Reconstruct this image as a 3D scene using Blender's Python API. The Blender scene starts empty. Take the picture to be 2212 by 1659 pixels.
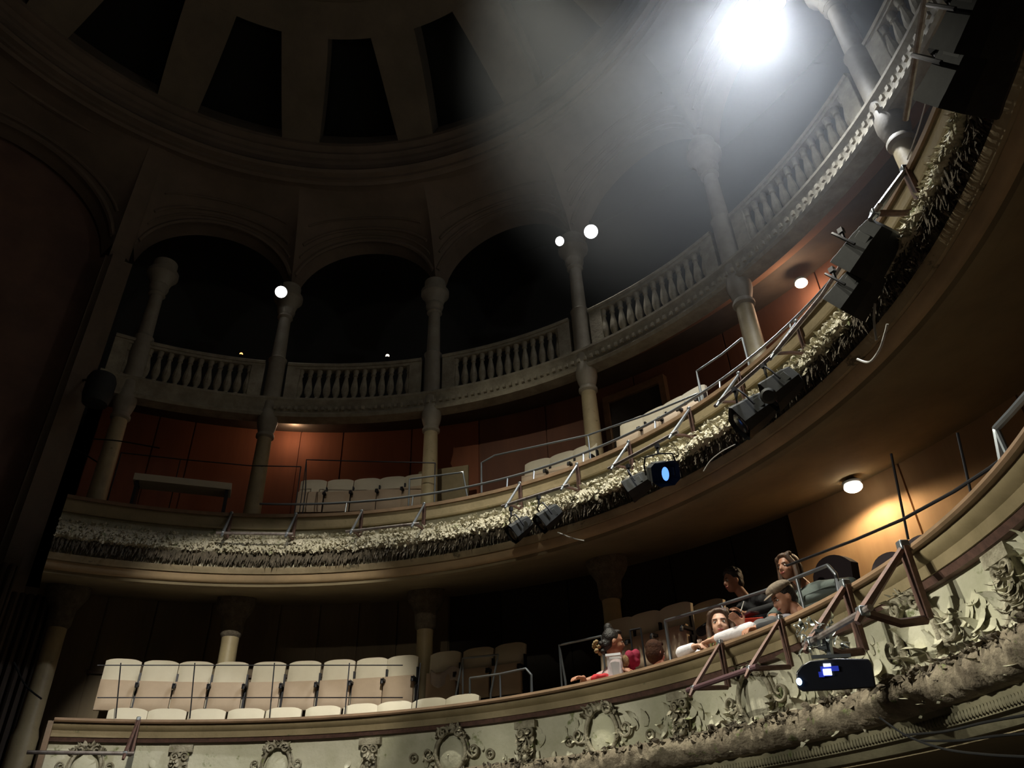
import bpy, bmesh, math, random
from mathutils import Vector, Matrix, noise
random.seed(7)
scene = bpy.context.scene
C = bpy.context.collection
pi = math.pi
rad = math.radians

# ------------------------------------------------------------------ camera
CAM = Vector((-4.653, 0.0, 0.0))
FW = Vector((0.68640233, -0.4739981, 0.55152302)).normalized()
RT = Vector((-0.54900524, -0.83510854, -0.03445255)).normalized()
UP = RT.cross(FW).normalized()
FPX = 1602.54
cd = bpy.data.cameras.new('camera')
cam = bpy.data.objects.new('camera', cd)
C.objects.link(cam)
cd.sensor_width = 36.0
cd.lens = FPX / 2212 * 36.0
cd.clip_start = 0.05
cd.clip_end = 200
M = Matrix((RT, UP, -FW)).transposed().to_4x4()
M.translation = CAM
cam.matrix_world = M
scene.camera = cam

HAZE = 0.048
# ------------------------------------------------------------------ world, exposure
w = bpy.data.worlds.new('world')
scene.world = w
w.use_nodes = True
w.node_tree.nodes['Background'].inputs[0].default_value = (0.55, 0.5, 0.42, 1)
w.node_tree.nodes['Background'].inputs[1].default_value = 0.0
scene.view_settings.view_transform = 'Standard'
scene.view_settings.look = 'None'
scene.view_settings.exposure = 0.0
scene.view_settings.gamma = 1.0
scene.view_settings.use_curve_mapping = False

# ------------------------------------------------------------------ placing
def P(a, r, z):
    a = rad(a)
    return Vector((r * math.cos(a), r * math.sin(a), z))

def ray(x, y):
    return FW + RT * ((x - 1106) / FPX) + UP * ((829.5 - y) / FPX)

def hit(x, y, r):
    """where the sight line meets the upright cylinder of radius r around the hall's axis"""
    d = ray(x, y)
    A = d.x ** 2 + d.y ** 2
    B = 2 * (CAM.x * d.x + CAM.y * d.y)
    Cc = CAM.x ** 2 + CAM.y ** 2 - r * r
    t = (-B + math.sqrt(B * B - 4 * A * Cc)) / (2 * A)
    return CAM + d * t

def pol(v):
    return math.degrees(math.atan2(v.y, v.x)), math.hypot(v.x, v.y), v.z

def haz(x, y, r):
    p = hit(x, y, r)
    return pol(p)[0]

# ------------------------------------------------------------------ lights
def aim(o, target):
    d = (target - o.location).normalized()
    o.rotation_euler = d.to_track_quat('-Z', 'Y').to_euler()

def spot(name, loc, target, power, size, blend=0.5, col=(1, 0.93, 0.8), rad_=0.12):
    l = bpy.data.lights.new(name, 'SPOT')
    l.energy = power
    l.spot_size = rad(size)
    l.spot_blend = blend
    l.color = col
    l.shadow_soft_size = rad_
    o = bpy.data.objects.new(name, l)
    C.objects.link(o)
    o.location = loc
    aim(o, target)
    return o

def point(name, loc, power, col=(1, 0.93, 0.8), rad_=0.05):
    l = bpy.data.lights.new(name, 'POINT')
    l.energy = power
    l.color = col
    l.shadow_soft_size = rad_
    o = bpy.data.objects.new(name, l)
    C.objects.link(o)
    o.location = loc
    return o

LAMP_A = P(-111.8, 6.35, 9.1)
LAMP_B = P(-72.2, 6.72, 9.1)
LAMP_C = P(-21.4, 6.72, 9.1)
# the flood lamps under the arcade capitals
spot('flood_light', LAMP_A + Vector((0.15, .3, -.35)), P(-109, 2.6, 0), 1500, 94, 0.5, (0.93, 0.96, 1.0), 0.12)
point('flood_light', LAMP_A + Vector((0.15, .3, -.35)), 26, (0.90, 0.95, 1.0), 0.12)
spot('flood_light', LAMP_B + Vector((0, .2, -.25)), P(-95, 2.5, 2.0), 160, 100, 0.8, (1, .95, .86), 0.1)
spot('flood_light', LAMP_C + Vector((-.2, .1, -.2)), P(-60, 2.5, 1.0), 25, 100, 0.8, (1, .94, .84), 0.1)
# lantern on the gallery front across the hall (outside the frame), trained on the seats
spot('gallery_and_fill_spot', P(172, 6.3, 6.5), P(-26.0, 6.2, 1.62), 3500, 20.5, 0.4, (1, 0.94, 0.80), 0.07)
# added unseen spots under the dome, steep light for the balcony fronts
for az_, r_, zz_, pw_, cone_ in ((-36, -.3, 1.0, 300, 17), (-54, 2.0, 2.6, 1100, 40), (-78, 2.2, 2.3, 2100, 44), (-101, 2.2, 2.1, 2600, 44), (-124, -.3, 1.3, 2200, 28)):
    spot('dome_fill_spot', P(az_, r_, 10.7), P(az_, 5.4, zz_), pw_, cone_, 0.9, (1, 0.95, 0.78), 0.05)
for az_, zz_, pw_, cone_ in ((-55, .80, 900, 12), (-69, .78, 1400, 13), (-84, .78, 1500, 13), (-99, .78, 1500, 13.5), (-114, .95, 1800, 16), (-129, 1.1, 2600, 20)):
    spot('balcony_fill_spot', P(az_ + 176, 5.4, 4.3), P(az_, 5.1, zz_), pw_, cone_, 0.8, (1, 0.96, 0.80), 0.06)  # added low spots brighten the lower balcony front, no fixtures stand there
spot('gallery_and_fill_spot', P(140, 6.3, 6.6), P(-34, 7.0, 5.0), 500, 10, 0.8, (1, 0.93, 0.78), 0.06)  # added spot to brighten the pale seats in the middle balcony
spot('gallery_and_fill_spot', P(100, 4.5, 7.0), P(-99, 5.6, 1.9), 1000, 14, 0.8, (1, 0.92, 0.78), 0.08)  # added fill light for the people behind the lower rail
spot('gallery_and_fill_spot', P(150, 6.3, 6.6), P(-58, 6.7, 4.9), 1100, 21, 0.8, (1, 0.93, 0.74), 0.06)  # added spot for the beige seats and the column shafts
spot('balcony_fill_spot', P(165, 5.3, 4.6), P(-42, 5.6, 3.25), 190, 15, 0.8, (1, 0.90, 0.70), 0.06)  # added spot to lift the mouldings on the middle balcony's left
point('ambient_fill', Vector((0.5, 0, 9.0)), 15, (1, .86, .7), 0.3)  # added ambient fill that lifts the blacks, no lamp hangs here

# ------------------------------------------------------------------ mesh builder
class MB:
    def __init__(s):
        s.v = []
        s.f = []
    def add(s, vs, fs):
        n = len(s.v)
        s.v += [Vector(v) for v in vs]
        s.f += [[i + n for i in f] for f in fs]
    def box(s, c, d, R=None, taper=1.0):
        hx, hy, hz = d[0] / 2, d[1] / 2, d[2] / 2
        vs = []
        for z, k in ((-hz, 1), (hz, taper)):
            for x, y in ((-hx, -hy), (hx, -hy), (hx, hy), (-hx, hy)):
                q = Vector((x * k, y * k, z))
                vs.append((R @ q if R else q) + Vector(c))
        s.add(vs, [(3, 2, 1, 0), (4, 5, 6, 7), (0, 1, 5, 4), (1, 2, 6, 5), (2, 3, 7, 6), (3, 0, 4, 7)])
    def tube(s, pts, r, n=8, cap=True):
        pts = [Vector(p) for p in pts]
        rs = r if isinstance(r, (list, tuple)) else [r] * len(pts)
        vs = []
        ref = None
        for i, p in enumerate(pts):
            t = (pts[min(i + 1, len(pts) - 1)] - pts[max(i - 1, 0)]).normalized()
            if ref is None:
                ref = Vector((0, 0, 1)) if abs(t.z) < .9 else Vector((1, 0, 0))
            u = (ref - t * ref.dot(t)).normalized()
            ref = u
            b = t.cross(u)
            for k in range(n):
                a = 2 * pi * k / n
                vs.append(p + (u * math.cos(a) + b * math.sin(a)) * rs[i])
        fs = []
        for i in range(len(pts) - 1):
            for k in range(n):
                fs.append((i * n + k, i * n + (k + 1) % n, (i + 1) * n + (k + 1) % n, (i + 1) * n + k))
        if cap:
            fs.append(tuple(range(n - 1, -1, -1)))
            fs.append(tuple((len(pts) - 1) * n + k for k in range(n)))
        s.add(vs, fs)
    def lathe(s, c, prof, n=16, R=None):
        vs = []
        c = Vector(c)
        for (r, z) in prof:
            for k in range(n):
                a = 2 * pi * k / n
                q = Vector((r * math.cos(a), r * math.sin(a), z))
                vs.append((R @ q if R else q) + c)
        fs = []
        m = len(prof)
        for i in range(m - 1):
            for k in range(n):
                fs.append((i * n + k, i * n + (k + 1) % n, (i + 1) * n + (k + 1) % n, (i + 1) * n + k))
        fs.append(tuple(range(n - 1, -1, -1)))
        fs.append(tuple((m - 1) * n + k for k in range(n)))
        s.add(vs, fs)
    def sweep(s, prof, a0, a1, n):
        """closed (r,z) profile swept round the hall's axis"""
        vs = []
        m = len(prof)
        for i in range(n + 1):
            a = a0 + (a1 - a0) * i / n
            for (r, z) in prof:
                vs.append(P(a, r, z))
        fs = []
        for i in range(n):
            for k in range(m):
                fs.append((i * m + k, i * m + (k + 1) % m, (i + 1) * m + (k + 1) % m, (i + 1) * m + k))
        fs.append(tuple(range(m - 1, -1, -1)))
        fs.append(tuple(n * m + k for k in range(m)))
        s.add(vs, fs)
    def grid(s, fn, nu, nv, thick=None):
        """fn(u,v)->point; open sheet"""
        vs = [fn(i / nu, j / nv) for i in range(nu + 1) for j in range(nv + 1)]
        fs = [(i * (nv + 1) + j, (i + 1) * (nv + 1) + j, (i + 1) * (nv + 1) + j + 1, i * (nv + 1) + j + 1) for i in range(nu) for j in range(nv)]
        s.add(vs, fs)
    def ell(s, c, d, R=None, n=12, m=8):
        vs = []
        c = Vector(c)
        for j in range(1, m):
            t = pi * j / m
            for k in range(n):
                a = 2 * pi * k / n
                q = Vector((d[0] * math.sin(t) * math.cos(a), d[1] * math.sin(t) * math.sin(a), d[2] * math.cos(t)))
                vs.append((R @ q if R else q) + c)
        top = len(vs); q = Vector((0, 0, d[2])); vs.append((R @ q if R else q) + c)
        q = Vector((0, 0, -d[2])); vs.append((R @ q if R else q) + c)
        fs = []
        for j in range(m - 2):
            for k in range(n):
                fs.append((j * n + k, (j + 1) * n + k, (j + 1) * n + (k + 1) % n, j * n + (k + 1) % n))
        for k in range(n):
            fs.append((top, k, (k + 1) % n))
            fs.append((top + 1, (m - 2) * n + (k + 1) % n, (m - 2) * n + k))
        s.add(vs, fs)
    def cap(s, a, b, ra, rb, n=10):
        """limb: tapered capsule"""
        a = Vector(a); b = Vector(b)
        d = (b - a)
        L = d.length
        R = d.to_track_quat('Z', 'Y').to_matrix()
        prof = []
        for k in range(1, 5):
            t = -pi / 2 + pi / 2 * k / 4
            prof.append((ra * math.cos(t), ra * math.sin(t)))
        for k in range(0, 4):
            t = pi / 2 * k / 4
            prof.append((rb * math.cos(t), L + rb * math.sin(t)))
        s.lathe(a, prof, n, R)
    def leaf(s, o, d, up, L, W, curl=0.5, n=4):
        """curled plaster leaf with a middle rib and real thickness"""
        o = Vector(o); d = Vector(d).normalized()
        side = d.cross(Vector(up)).normalized()
        nrm = side.cross(d).normalized()
        vs = []
        th = W * .10
        for i in range(n + 1):
            t = i / n
            wd = W * math.sin(pi * min(1, .18 + t * .82)) * .5 + W * .03
            ang = curl * t * t * 2
            c = o + d * (L * t * math.cos(ang * .6)) + nrm * (L * t * math.sin(ang * .6))
            vs += [c - side * wd, c + nrm * th * 1.6, c + side * wd, c - nrm * th]
        fs = []
        for i in range(n):
            b = i * 4
            for k in range(4):
                fs.append((b + k, b + (k + 1) % 4, b + 4 + (k + 1) % 4, b + 4 + k))
        fs.append((3, 2, 1, 0)); b = n * 4; fs.append((b, b + 1, b + 2, b + 3))
        s.add(vs, fs)
    def build(s, name, mat, parent=None, smooth=35, kind=None, org=None, bevel=0):
        me = bpy.data.meshes.new(name)
        o_ = org if org is not None else (ORG.get(parent.name, Vector()) if parent else Vector())
        me.from_pydata([v - o_ for v in s.v], [], s.f)
        me.validate()
        bm = bmesh.new(); bm.from_mesh(me)
        bmesh.ops.recalc_face_normals(bm, faces=bm.faces)
        bm.to_mesh(me); bm.free()
        me.materials.append(mat)
        if smooth:
            me.polygons.foreach_set('use_smooth', [True] * len(me.polygons))
            me.set_sharp_from_angle(angle=rad(smooth))
        o = bpy.data.objects.new(name, me)
        C.objects.link(o)
        if parent:
            o.parent = parent
            ORG[o.name] = o_
        elif org is not None:
            o.location = org
        if bevel:
            b = o.modifiers.new('bevel', 'BEVEL'); b.width = bevel; b.segments = 2; b.limit_method = 'ANGLE'
        if kind:
            o['kind'] = kind
        return o

ORG = {}
def thing(name, label, cat, loc=(0, 0, 0), rotz=0.0, group=None):
    o = bpy.data.objects.new(name, None)
    C.objects.link(o)
    o.location = loc
    o.rotation_euler = (0, 0, rotz)
    o.empty_display_size = .1
    ORG[o.name] = Vector(loc)
    o['label'] = label
    o['category'] = cat
    if group: o['group'] = group
    return o

def lthing(*a, **k):
    """thing whose parts are modelled in its own frame"""
    o = thing(*a, **k)
    ORG[o.name] = Vector()
    return o

def tag(o, label, cat, group=None):
    o['label'] = label; o['category'] = cat
    if group: o['group'] = group
    return o

def dup(root, loc, rotz, label, group=None):
    r = root.copy(); C.objects.link(r); r.location = loc; r.rotation_euler = (0, 0, rotz)
    r['label'] = label
    if group: r['group'] = group
    for ch in list(root.children):
        c = ch.copy(); C.objects.link(c); c.parent = r
        for g in list(ch.children):
            d = g.copy(); C.objects.link(d); d.parent = c
    return r

ORDN = ['first', 'second', 'third', 'fourth', 'fifth', 'sixth', 'seventh', 'eighth', 'ninth', 'tenth', 'eleventh', 'twelfth', 'thirteenth', 'fourteenth', 'fifteenth']

# ------------------------------------------------------------------ materials
def mat(name, col, rough=.7, metal=0.0, col2=None, scale=4.0, bump=0.0, bscale=20.0, spots=None, sscale=7.0, sth=.6, streak=False, detail=5, spec=.5, trans=0.0, alpha=1.0):
    m = bpy.data.materials.new(name); m.use_nodes = True
    nt = m.node_tree; b = nt.nodes['Principled BSDF']
    b.inputs['Roughness'].default_value = rough
    b.inputs['Metallic'].default_value = metal
    b.inputs['Specular IOR Level'].default_value = spec
    b.inputs['Base Color'].default_value = (*col, 1)
    if trans: b.inputs['Transmission Weight'].default_value = trans
    if alpha < 1: b.inputs['Alpha'].default_value = alpha
    tc = nt.nodes.new('ShaderNodeTexCoord')
    mp = nt.nodes.new('ShaderNodeMapping')
    nt.links.new(tc.outputs['Object'], mp.inputs[0])
    if streak: mp.inputs['Scale'].default_value = (1, 1, .15)
    last = None
    if col2:
        n = nt.nodes.new('ShaderNodeTexNoise'); n.inputs['Scale'].default_value = scale; n.inputs['Detail'].default_value = detail
        n.inputs['Roughness'].default_value = .65
        nt.links.new(mp.outputs[0], n.inputs[0])
        cr = nt.nodes.new('ShaderNodeValToRGB')
        cr.color_ramp.elements[0].position = .35; cr.color_ramp.elements[1].position = .65
        cr.color_ramp.elements[0].color = (*col, 1); cr.color_ramp.elements[1].color = (*col2, 1)
        nt.links.new(n.outputs[0], cr.inputs[0])
        last = cr.outputs[0]
    if spots:
        n = nt.nodes.new('ShaderNodeTexNoise'); n.inputs['Scale'].default_value = sscale; n.inputs['Detail'].default_value = 7
        n.inputs['Roughness'].default_value = .7
        nt.links.new(tc.outputs['Object'], n.inputs[0])
        cr = nt.nodes.new('ShaderNodeValToRGB')
        cr.color_ramp.elements[0].position = sth; cr.color_ramp.elements[1].position = sth + .06
        nt.links.new(n.outputs[0], cr.inputs[0])
        mx = nt.nodes.new('ShaderNodeMix'); mx.data_type = 'RGBA'
        nt.links.new(cr.outputs[0], mx.inputs[0])
        if last: nt.links.new(last, mx.inputs[6])
        else: mx.inputs[6].default_value = (*col, 1)
        mx.inputs[7].default_value = (*spots, 1)
        last = mx.outputs[2]
    if last: nt.links.new(last, b.inputs['Base Color'])
    if bump:
        n = nt.nodes.new('ShaderNodeTexNoise'); n.inputs['Scale'].default_value = bscale; n.inputs['Detail'].default_value = 6
        nt.links.new(mp.outputs[0], n.inputs[0])
        bp = nt.nodes.new('ShaderNodeBump'); bp.inputs['Strength'].default_value = bump; bp.inputs['Distance'].default_value = .02
        nt.links.new(n.outputs[0], bp.inputs['Height'])
        nt.links.new(bp.outputs[0], b.inputs['Normal'])
    return m

def emit(name, col, s):
    m = bpy.data.materials.new(name); m.use_nodes = True
    nt = m.node_tree; b = nt.nodes['Principled BSDF']
    b.inputs['Base Color'].default_value = (*col, 1)
    b.inputs['Emission Color'].default_value = (*col, 1)
    b.inputs['Emission Strength'].default_value = s
    return m

PLASTER = mat('aged_plaster', (.42, .39, .29), .85, col2=(.30, .29, .20), scale=3, bump=.5, bscale=30, spots=(.14, .15, .07), sscale=5, sth=.60)
PLASTER_R = mat('crumbled_plaster', (.62, .57, .44), .9, col2=(.40, .37, .26), scale=7, bump=.8, bscale=45, spots=(.20, .22, .10), sscale=6, sth=.60)
PANEL = mat('frieze_panel_plaster', (.56, .54, .42), .85, col2=(.42, .41, .29), scale=2.2, bump=.35, bscale=22, spots=(.18, .20, .09), sscale=3.5, sth=.60)
ORN = mat('ornament_plaster', (.38, .35, .26), .85, col2=(.17, .15, .10), scale=9, bump=.6, bscale=50, spots=(.17, .21, .06), sscale=9, sth=.62)
ROT = mat('broken_lath', (.09, .075, .055), .95, col2=(.17, .14, .10), scale=12, bump=.9, bscale=40)
BOARD = mat('rail_board', (.30, .235, .13), .6, col2=(.21, .165, .085), scale=3, bump=.15, spots=(.12, .12, .05), sscale=5, sth=.64)
CAPW = mat('rail_cap_wood', (.25, .155, .09), .5, col2=(.17, .11, .06), scale=5)
MOULD = mat('moulding_paint', (.40, .32, .20), .7, col2=(.25, .20, .12), scale=2.5, bump=.2, spots=(.12, .10, .06), sscale=4, sth=.60)
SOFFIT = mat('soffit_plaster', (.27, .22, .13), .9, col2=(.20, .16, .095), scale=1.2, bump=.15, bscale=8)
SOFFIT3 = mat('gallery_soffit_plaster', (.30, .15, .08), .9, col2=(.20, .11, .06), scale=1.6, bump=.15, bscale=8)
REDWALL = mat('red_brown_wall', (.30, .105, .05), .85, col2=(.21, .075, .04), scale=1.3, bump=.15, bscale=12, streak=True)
PROWALL = mat('faded_red_wall', (.24, .14, .10), .9, col2=(.15, .09, .07), scale=.8, bump=.2, bscale=6)
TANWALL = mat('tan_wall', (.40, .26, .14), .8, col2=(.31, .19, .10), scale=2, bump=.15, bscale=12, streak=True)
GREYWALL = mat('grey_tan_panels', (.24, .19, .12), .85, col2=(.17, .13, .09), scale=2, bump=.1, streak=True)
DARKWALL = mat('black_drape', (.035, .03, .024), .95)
GALW = mat('gallery_dark_wall', (.07, .07, .062), .95)
VAULT = mat('vault_plaster', (.22, .165, .12), .9, col2=(.16, .125, .09), scale=1.0, bump=.2, bscale=7)
DOME = mat('dome_plaster', (.20, .16, .11), .9, col2=(.14, .115, .08), scale=1.0, bump=.2, bscale=6)
DOMEDARK = mat('dark_dome_glass', (.016, .017, .014), .9, spec=.05)
COLM = mat('column_paint', (.46, .38, .22), .5, col2=(.36, .29, .17), scale=3, bump=.15, bscale=14, spots=(.20, .17, .08), sscale=6, sth=.64)
COLD = mat('column_upper_paint', (.34, .31, .25), .6, col2=(.26, .23, .18), scale=3, bump=.15, bscale=14)
BALUS = mat('baluster_plaster', (.40, .36, .27), .8, col2=(.26, .23, .17), scale=5, bump=.3, bscale=25)
BALBK = mat('balustrade_recess', (.12, .085, .065), .9)
CREAM = mat('cream_seat_back', (.76, .70, .54), .6, col2=(.70, .63, .48), scale=3, bump=.05)
TAN = mat('tan_seat_pan', (.62, .48, .34), .65, col2=(.54, .41, .29), scale=3, bump=.05)
BLKMET = mat('black_iron', (.03, .03, .035), .45, .6)
TUBE = mat('grey_steel_tube', (.32, .35, .38), .32, .8)
RUST = mat('brown_iron', (.16, .085, .065), .6, .3, col2=(.09, .05, .04), scale=20)
CASE = mat('charcoal_case', (.04, .042, .042), .65, col2=(.028, .03, .03), scale=15, spec=.25)
CASEL = mat('grey_case_plate', (.045, .048, .046), .6, spec=.25)
LENSB = emit('blue_lens', (.12, .32, 1.0), 1.6)
WHITE_E = emit('lamp_white', (1, .98, .95), 8)
WARM_E = emit('lamp_warm', (1, .82, .6), 8)
ORANGE_E = emit('lamp_orange', (1, .35, .10), 4)
CABLE = mat('pale_cable', (.5, .5, .48), .6)
CABLEK = mat('black_cable', (.012, .012, .012), .9, spec=.1)
FLOORM = mat('floor_boards', (.10, .08, .06), .8, col2=(.07, .055, .04), scale=3)

# ------------------------------------------------------------------ setting
def struct(name, mb, m, **k):
    return mb.build(name, m, None, kind='structure', **k)

mb = MB(); mb.sweep([(0.01, -1.5), (8.6, -1.5), (8.6, -1.4), (0.01, -1.4)], -180, 180, 96); struct('floor', mb, FLOORM)
# ground level wall below the lower balcony
mb = MB(); mb.sweep([(7.75, -1.4), (7.95, -1.4), (7.95, .9), (7.75, .9)], -150, -5, 80); struct('wall_ground', mb, DARKWALL)
# wall behind the lower balcony: grey tan panels, then dark, then the tan wall under the lamp
def panelled(a0, a1, r, z0, z1, lines, t=.12, gap=.012):
    m_ = MB()
    edges = [a0] + [l for l in lines if min(a0, a1) < l < max(a0, a1)] + [a1]
    edges.sort(reverse=True)
    for i in range(len(edges) - 1):
        g = math.degrees(gap / r)
        e0, e1 = edges[i] - g, edges[i + 1] + g
        n = max(2, int(abs(e0 - e1) / 1.5))
        b = .008
        m_.sweep([(r, z0), (r + t, z0), (r + t, z1), (r, z1)], e0, e1, n)
    m_.sweep([(r + .03, z0), (r + t + .04, z0), (r + t + .04, z1), (r + .03, z1)], a0, a1, max(4, int(abs(a0 - a1))))
    return m_
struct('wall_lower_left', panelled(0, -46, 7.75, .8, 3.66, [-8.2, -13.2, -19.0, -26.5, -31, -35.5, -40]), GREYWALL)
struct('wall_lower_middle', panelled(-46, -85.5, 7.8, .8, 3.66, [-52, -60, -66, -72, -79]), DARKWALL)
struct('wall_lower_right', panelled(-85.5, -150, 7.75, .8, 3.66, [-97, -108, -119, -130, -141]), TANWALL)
struct('trim_1', (lambda q: (q.sweep([(7.70, 2.55), (7.76, 2.55), (7.76, 2.59), (7.70, 2.59)], -8, -46, 40), q)[1])(MB()), BALBK)
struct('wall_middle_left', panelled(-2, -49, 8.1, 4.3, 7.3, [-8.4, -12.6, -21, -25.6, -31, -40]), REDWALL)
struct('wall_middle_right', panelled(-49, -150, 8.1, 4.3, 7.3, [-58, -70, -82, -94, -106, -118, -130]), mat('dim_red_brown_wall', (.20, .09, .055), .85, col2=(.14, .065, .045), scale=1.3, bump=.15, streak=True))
mb = MB(); mb.sweep([(9.3, 7.1), (9.5, 7.1), (9.5, 12.1), (9.3, 12.1)], 2, -150, 90); struct('wall_gallery', mb, GALW)
mb = MB(); mb.sweep([(6.9, 12.0), (9.5, 12.0), (9.5, 12.15), (6.9, 12.15)], 2, -150, 90); struct('ceiling_gallery', mb, GALW)
# dark doorway niche in the middle wall
mb = MB()
for a in (-66, -73.5):
    mb.sweep([(7.98, 4.5), (8.12, 4.5), (8.12, 6.55), (7.98, 6.55)], a, a - .7, 2)
mb.sweep([(7.98, 6.55), (8.12, 6.55), (8.12, 6.68), (7.98, 6.68)], -66, -74.2, 8)
fr = mb.build('door_1', CAPW, None, kind='structure')
mb = MB(); mb.sweep([(8.03, 4.5), (8.09, 4.5), (8.09, 6.55), (8.03, 6.55)], -66.7, -73.5, 8); mb.build('door_panel', DARKWALL, fr)

# proscenium side: pier and faded red wall in its own arch
mb = MB(); mb.sweep([(7.3, -1.4), (7.5, -1.4), (7.5, 12.2), (7.3, 12.2)], 38, .5, 40); struct('wall_proscenium', mb, PROWALL)
mb = MB()
for (r0, a0, a1) in ((6.86, 3.4, -.2), (6.72, 2.6, .9)):
    mb.sweep([(r0, -1.4), (7.5, -1.4), (7.5, 9.1), (r0, 9.1)], a0, a1, 6)
struct('wall_pier', mb, VAULT)
# drapes hanging in the dark beside the balcony ends
for i, (a, r, z0, z1) in enumerate([(-1.5, 6.9, -1.4, 3.3), (3.5, 6.4, -1.4, 3.5), (8.5, 6.2, -1.4, 3.5)]):
    mb = MB()
    def fn(u, v, a=a, r=r, z0=z0, z1=z1):
        aa = a + 2.5 - 5 * u
        return P(aa, r + .06 * math.sin(u * 40 + 1.3 * v), z0 + (z1 - z0) * v)
    mb.grid(fn, 60, 8)
    o = mb.build('stage_drape', mat('dusty_drape_%d' % i, (.06, .045, .035), .95))
    sm = o.modifiers.new('solid', 'SOLIDIFY'); sm.thickness = .02
    tag(o, ['dark brown drape hanging just left of the cream seat rows', 'dark drape hanging between the pier and the stage opening', 'outermost dark drape at the edge of the stage opening'][i], 'drape')

# ---- vault: ceiling between the ring and the arcade, one bay after another
COLA = [.4 - 22.9 * k for k in range(8)]
def bay_z(s, hw, apex, spring):
    s = min(1, abs(s))
    return spring + (apex - spring) * math.sqrt(max(0, 1 - (s * .985) ** 2))
def vault_bay(a0, a1, name, apex=10.65, spring=9.25):
    mb = MB()
    ac = (a0 + a1) / 2; hw = (a0 - a1) / 2
    def f(u, v):
        a = a0 + (a1 - a0) * u
        s = (a - ac) / hw
        za = bay_z(s, hw, apex, spring)
        r = 5.86 + (6.86 - 5.86) * v
        z = 11.06 + (za - 11.06) * (v ** 1.7)
        return P(a, r, z)
    mb.grid(f, 36, 14)
    def g(u, v):   # arch soffit, thickness of the arcade wall
        a = a0 + (a1 - a0) * u
        s = (a - ac) / hw
        return P(ac + (a - ac) * (1 - .06 * v), 6.86 + .34 * v, bay_z(s, hw, apex, spring) - .06 * v)
    mb.grid(g, 36, 3)
    def h(u, v):   # gallery side of the arcade wall
        p = g(u, 1); q = g(u, 1)
        return Vector((p.x, p.y, p.z + (12.05 - p.z) * v))
    mb.grid(h, 36, 3)
    return mb
mbv = MB()
for k in range(7):
    b = vault_bay(COLA[k], COLA[k + 1], '')
    mbv.add(b.v, b.f)
b = vault_bay(31.5, 3.0, '', 10.85, 9.1); mbv.add(b.v, b.f)
b = vault_bay(3.0, .4, '', 9.2, 9.1); mbv.add(b.v, b.f)
o = struct('ceiling_vault', mbv, VAULT, smooth=50)
# archivolt mouldings
mb = MB()
def arch_line(a0, a1, v, apex, spring, rr, shrink=1.0, n=40):
    ac = (a0 + a1) / 2; hw = (a0 - a1) / 2
    pts = []
    for i in range(n + 1):
        s = -shrink + 2 * shrink * i / n
        za = bay_z(s, hw, apex, spring)
        pts.append(P(ac - s * hw, 5.86 + v - .01, 11.06 + (za - 11.06) * (v ** 1.7) - .012))
    mb.tube(pts, rr, 6)
for k in range(7):
    for v, rr, sh in ((1.0, .045, .97), (.9, .022, .93), (.80, .03, .9), (.62, .018, .84)):
        arch_line(COLA[k], COLA[k + 1], v, 10.65, 9.25, rr, sh)
for v, rr, sh in ((1.0, .05, .98), (.88, .03, .94)):
    arch_line(31.5, 3.0, v, 10.85, 9.1, rr, sh)
struct('trim_2', mb, VAULT)
# ring cornice under the dome
mb = MB()
mb.sweep([(5.86, 11.05), (5.80, 11.03), (5.76, 11.08), (5.70, 11.08), (5.70, 11.14), (5.60, 11.15), (5.56, 11.2), (5.60, 11.28), (5.68, 11.33), (5.70, 11.5),
          (5.66, 11.54), (5.66, 11.62), (5.60, 11.68), (5.66, 11.75), (5.60, 11.78), (5.52, 11.82), (5.52, 11.9), (5.9, 11.9), (6.0, 11.05)], 60, -180, 200)
mb.sweep([(6.28, 10.99), (6.22, 10.985), (6.20, 11.03), (6.3, 11.1)], 30, -160, 160)
struct('trim_3', mb, VAULT)
# dome with ribs between deep dark openings
mb = MB()
Z0, R0, Z1, R1 = 11.9, 5.52, 12.95, 4.02
def dome_p(a, t, dr=0.0):
    r = R0 + (R1 - R0) * t; z = Z0 + (Z1 - Z0) * (math.sin(t * pi / 2) * .35 + t * .65)
    return P(a, r + dr * .5, z + dr)
RIBS = [-21.9 + 23.0 * k for k in range(-6, 5)]
for ra in RIBS:
    # rib: full width strip incl. reveals. half width in degrees at bottom / top
    def f(u, v, ra=ra):
        hwid = 3.6 + (5.9 - 3.6) * v
        return dome_p(ra + hwid - 2 * hwid * u, v)
    mb.grid(f, 6, 14)
    for sgn in (1, -1):
        def g(u, v, ra=ra, sgn=sgn):
            hwid = 3.6 + (5.9 - 3.6) * v
            return dome_p(ra + sgn * hwid, v, .55 * u)
        mb.grid(g, 2, 14)
# top and bottom reveals of the openings
for t in (0.0, 1.0):
    def g(u, v, t=t):
        return dome_p(60 - 240 * u, t, .55 * v)
    mb.grid(g, 160, 1)
struct('ceiling_dome_ribs', mb, DOME, smooth=30)
mb = MB()
def g(u, v):
    t = v * v
    r = R1 * (1 - v); return P(180 - 360 * u, max(r, .01), Z1 + 1.2 * math.sin(v * pi / 2))
mb.grid(g, 96, 10)
mb.sweep([(3.4, 13.1), (3.3, 13.05), (3.25, 13.12), (3.3, 13.3), (3.45, 13.3)], 60, -180, 120)
struct('ceiling_dome', mb, DOME)
mb = MB()
def g(u, v): return dome_p(60 - 240 * u, -.08 + 1.16 * v, .56)
mb.grid(g, 120, 8)
struct('window_1', mb, DOMEDARK)

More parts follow.
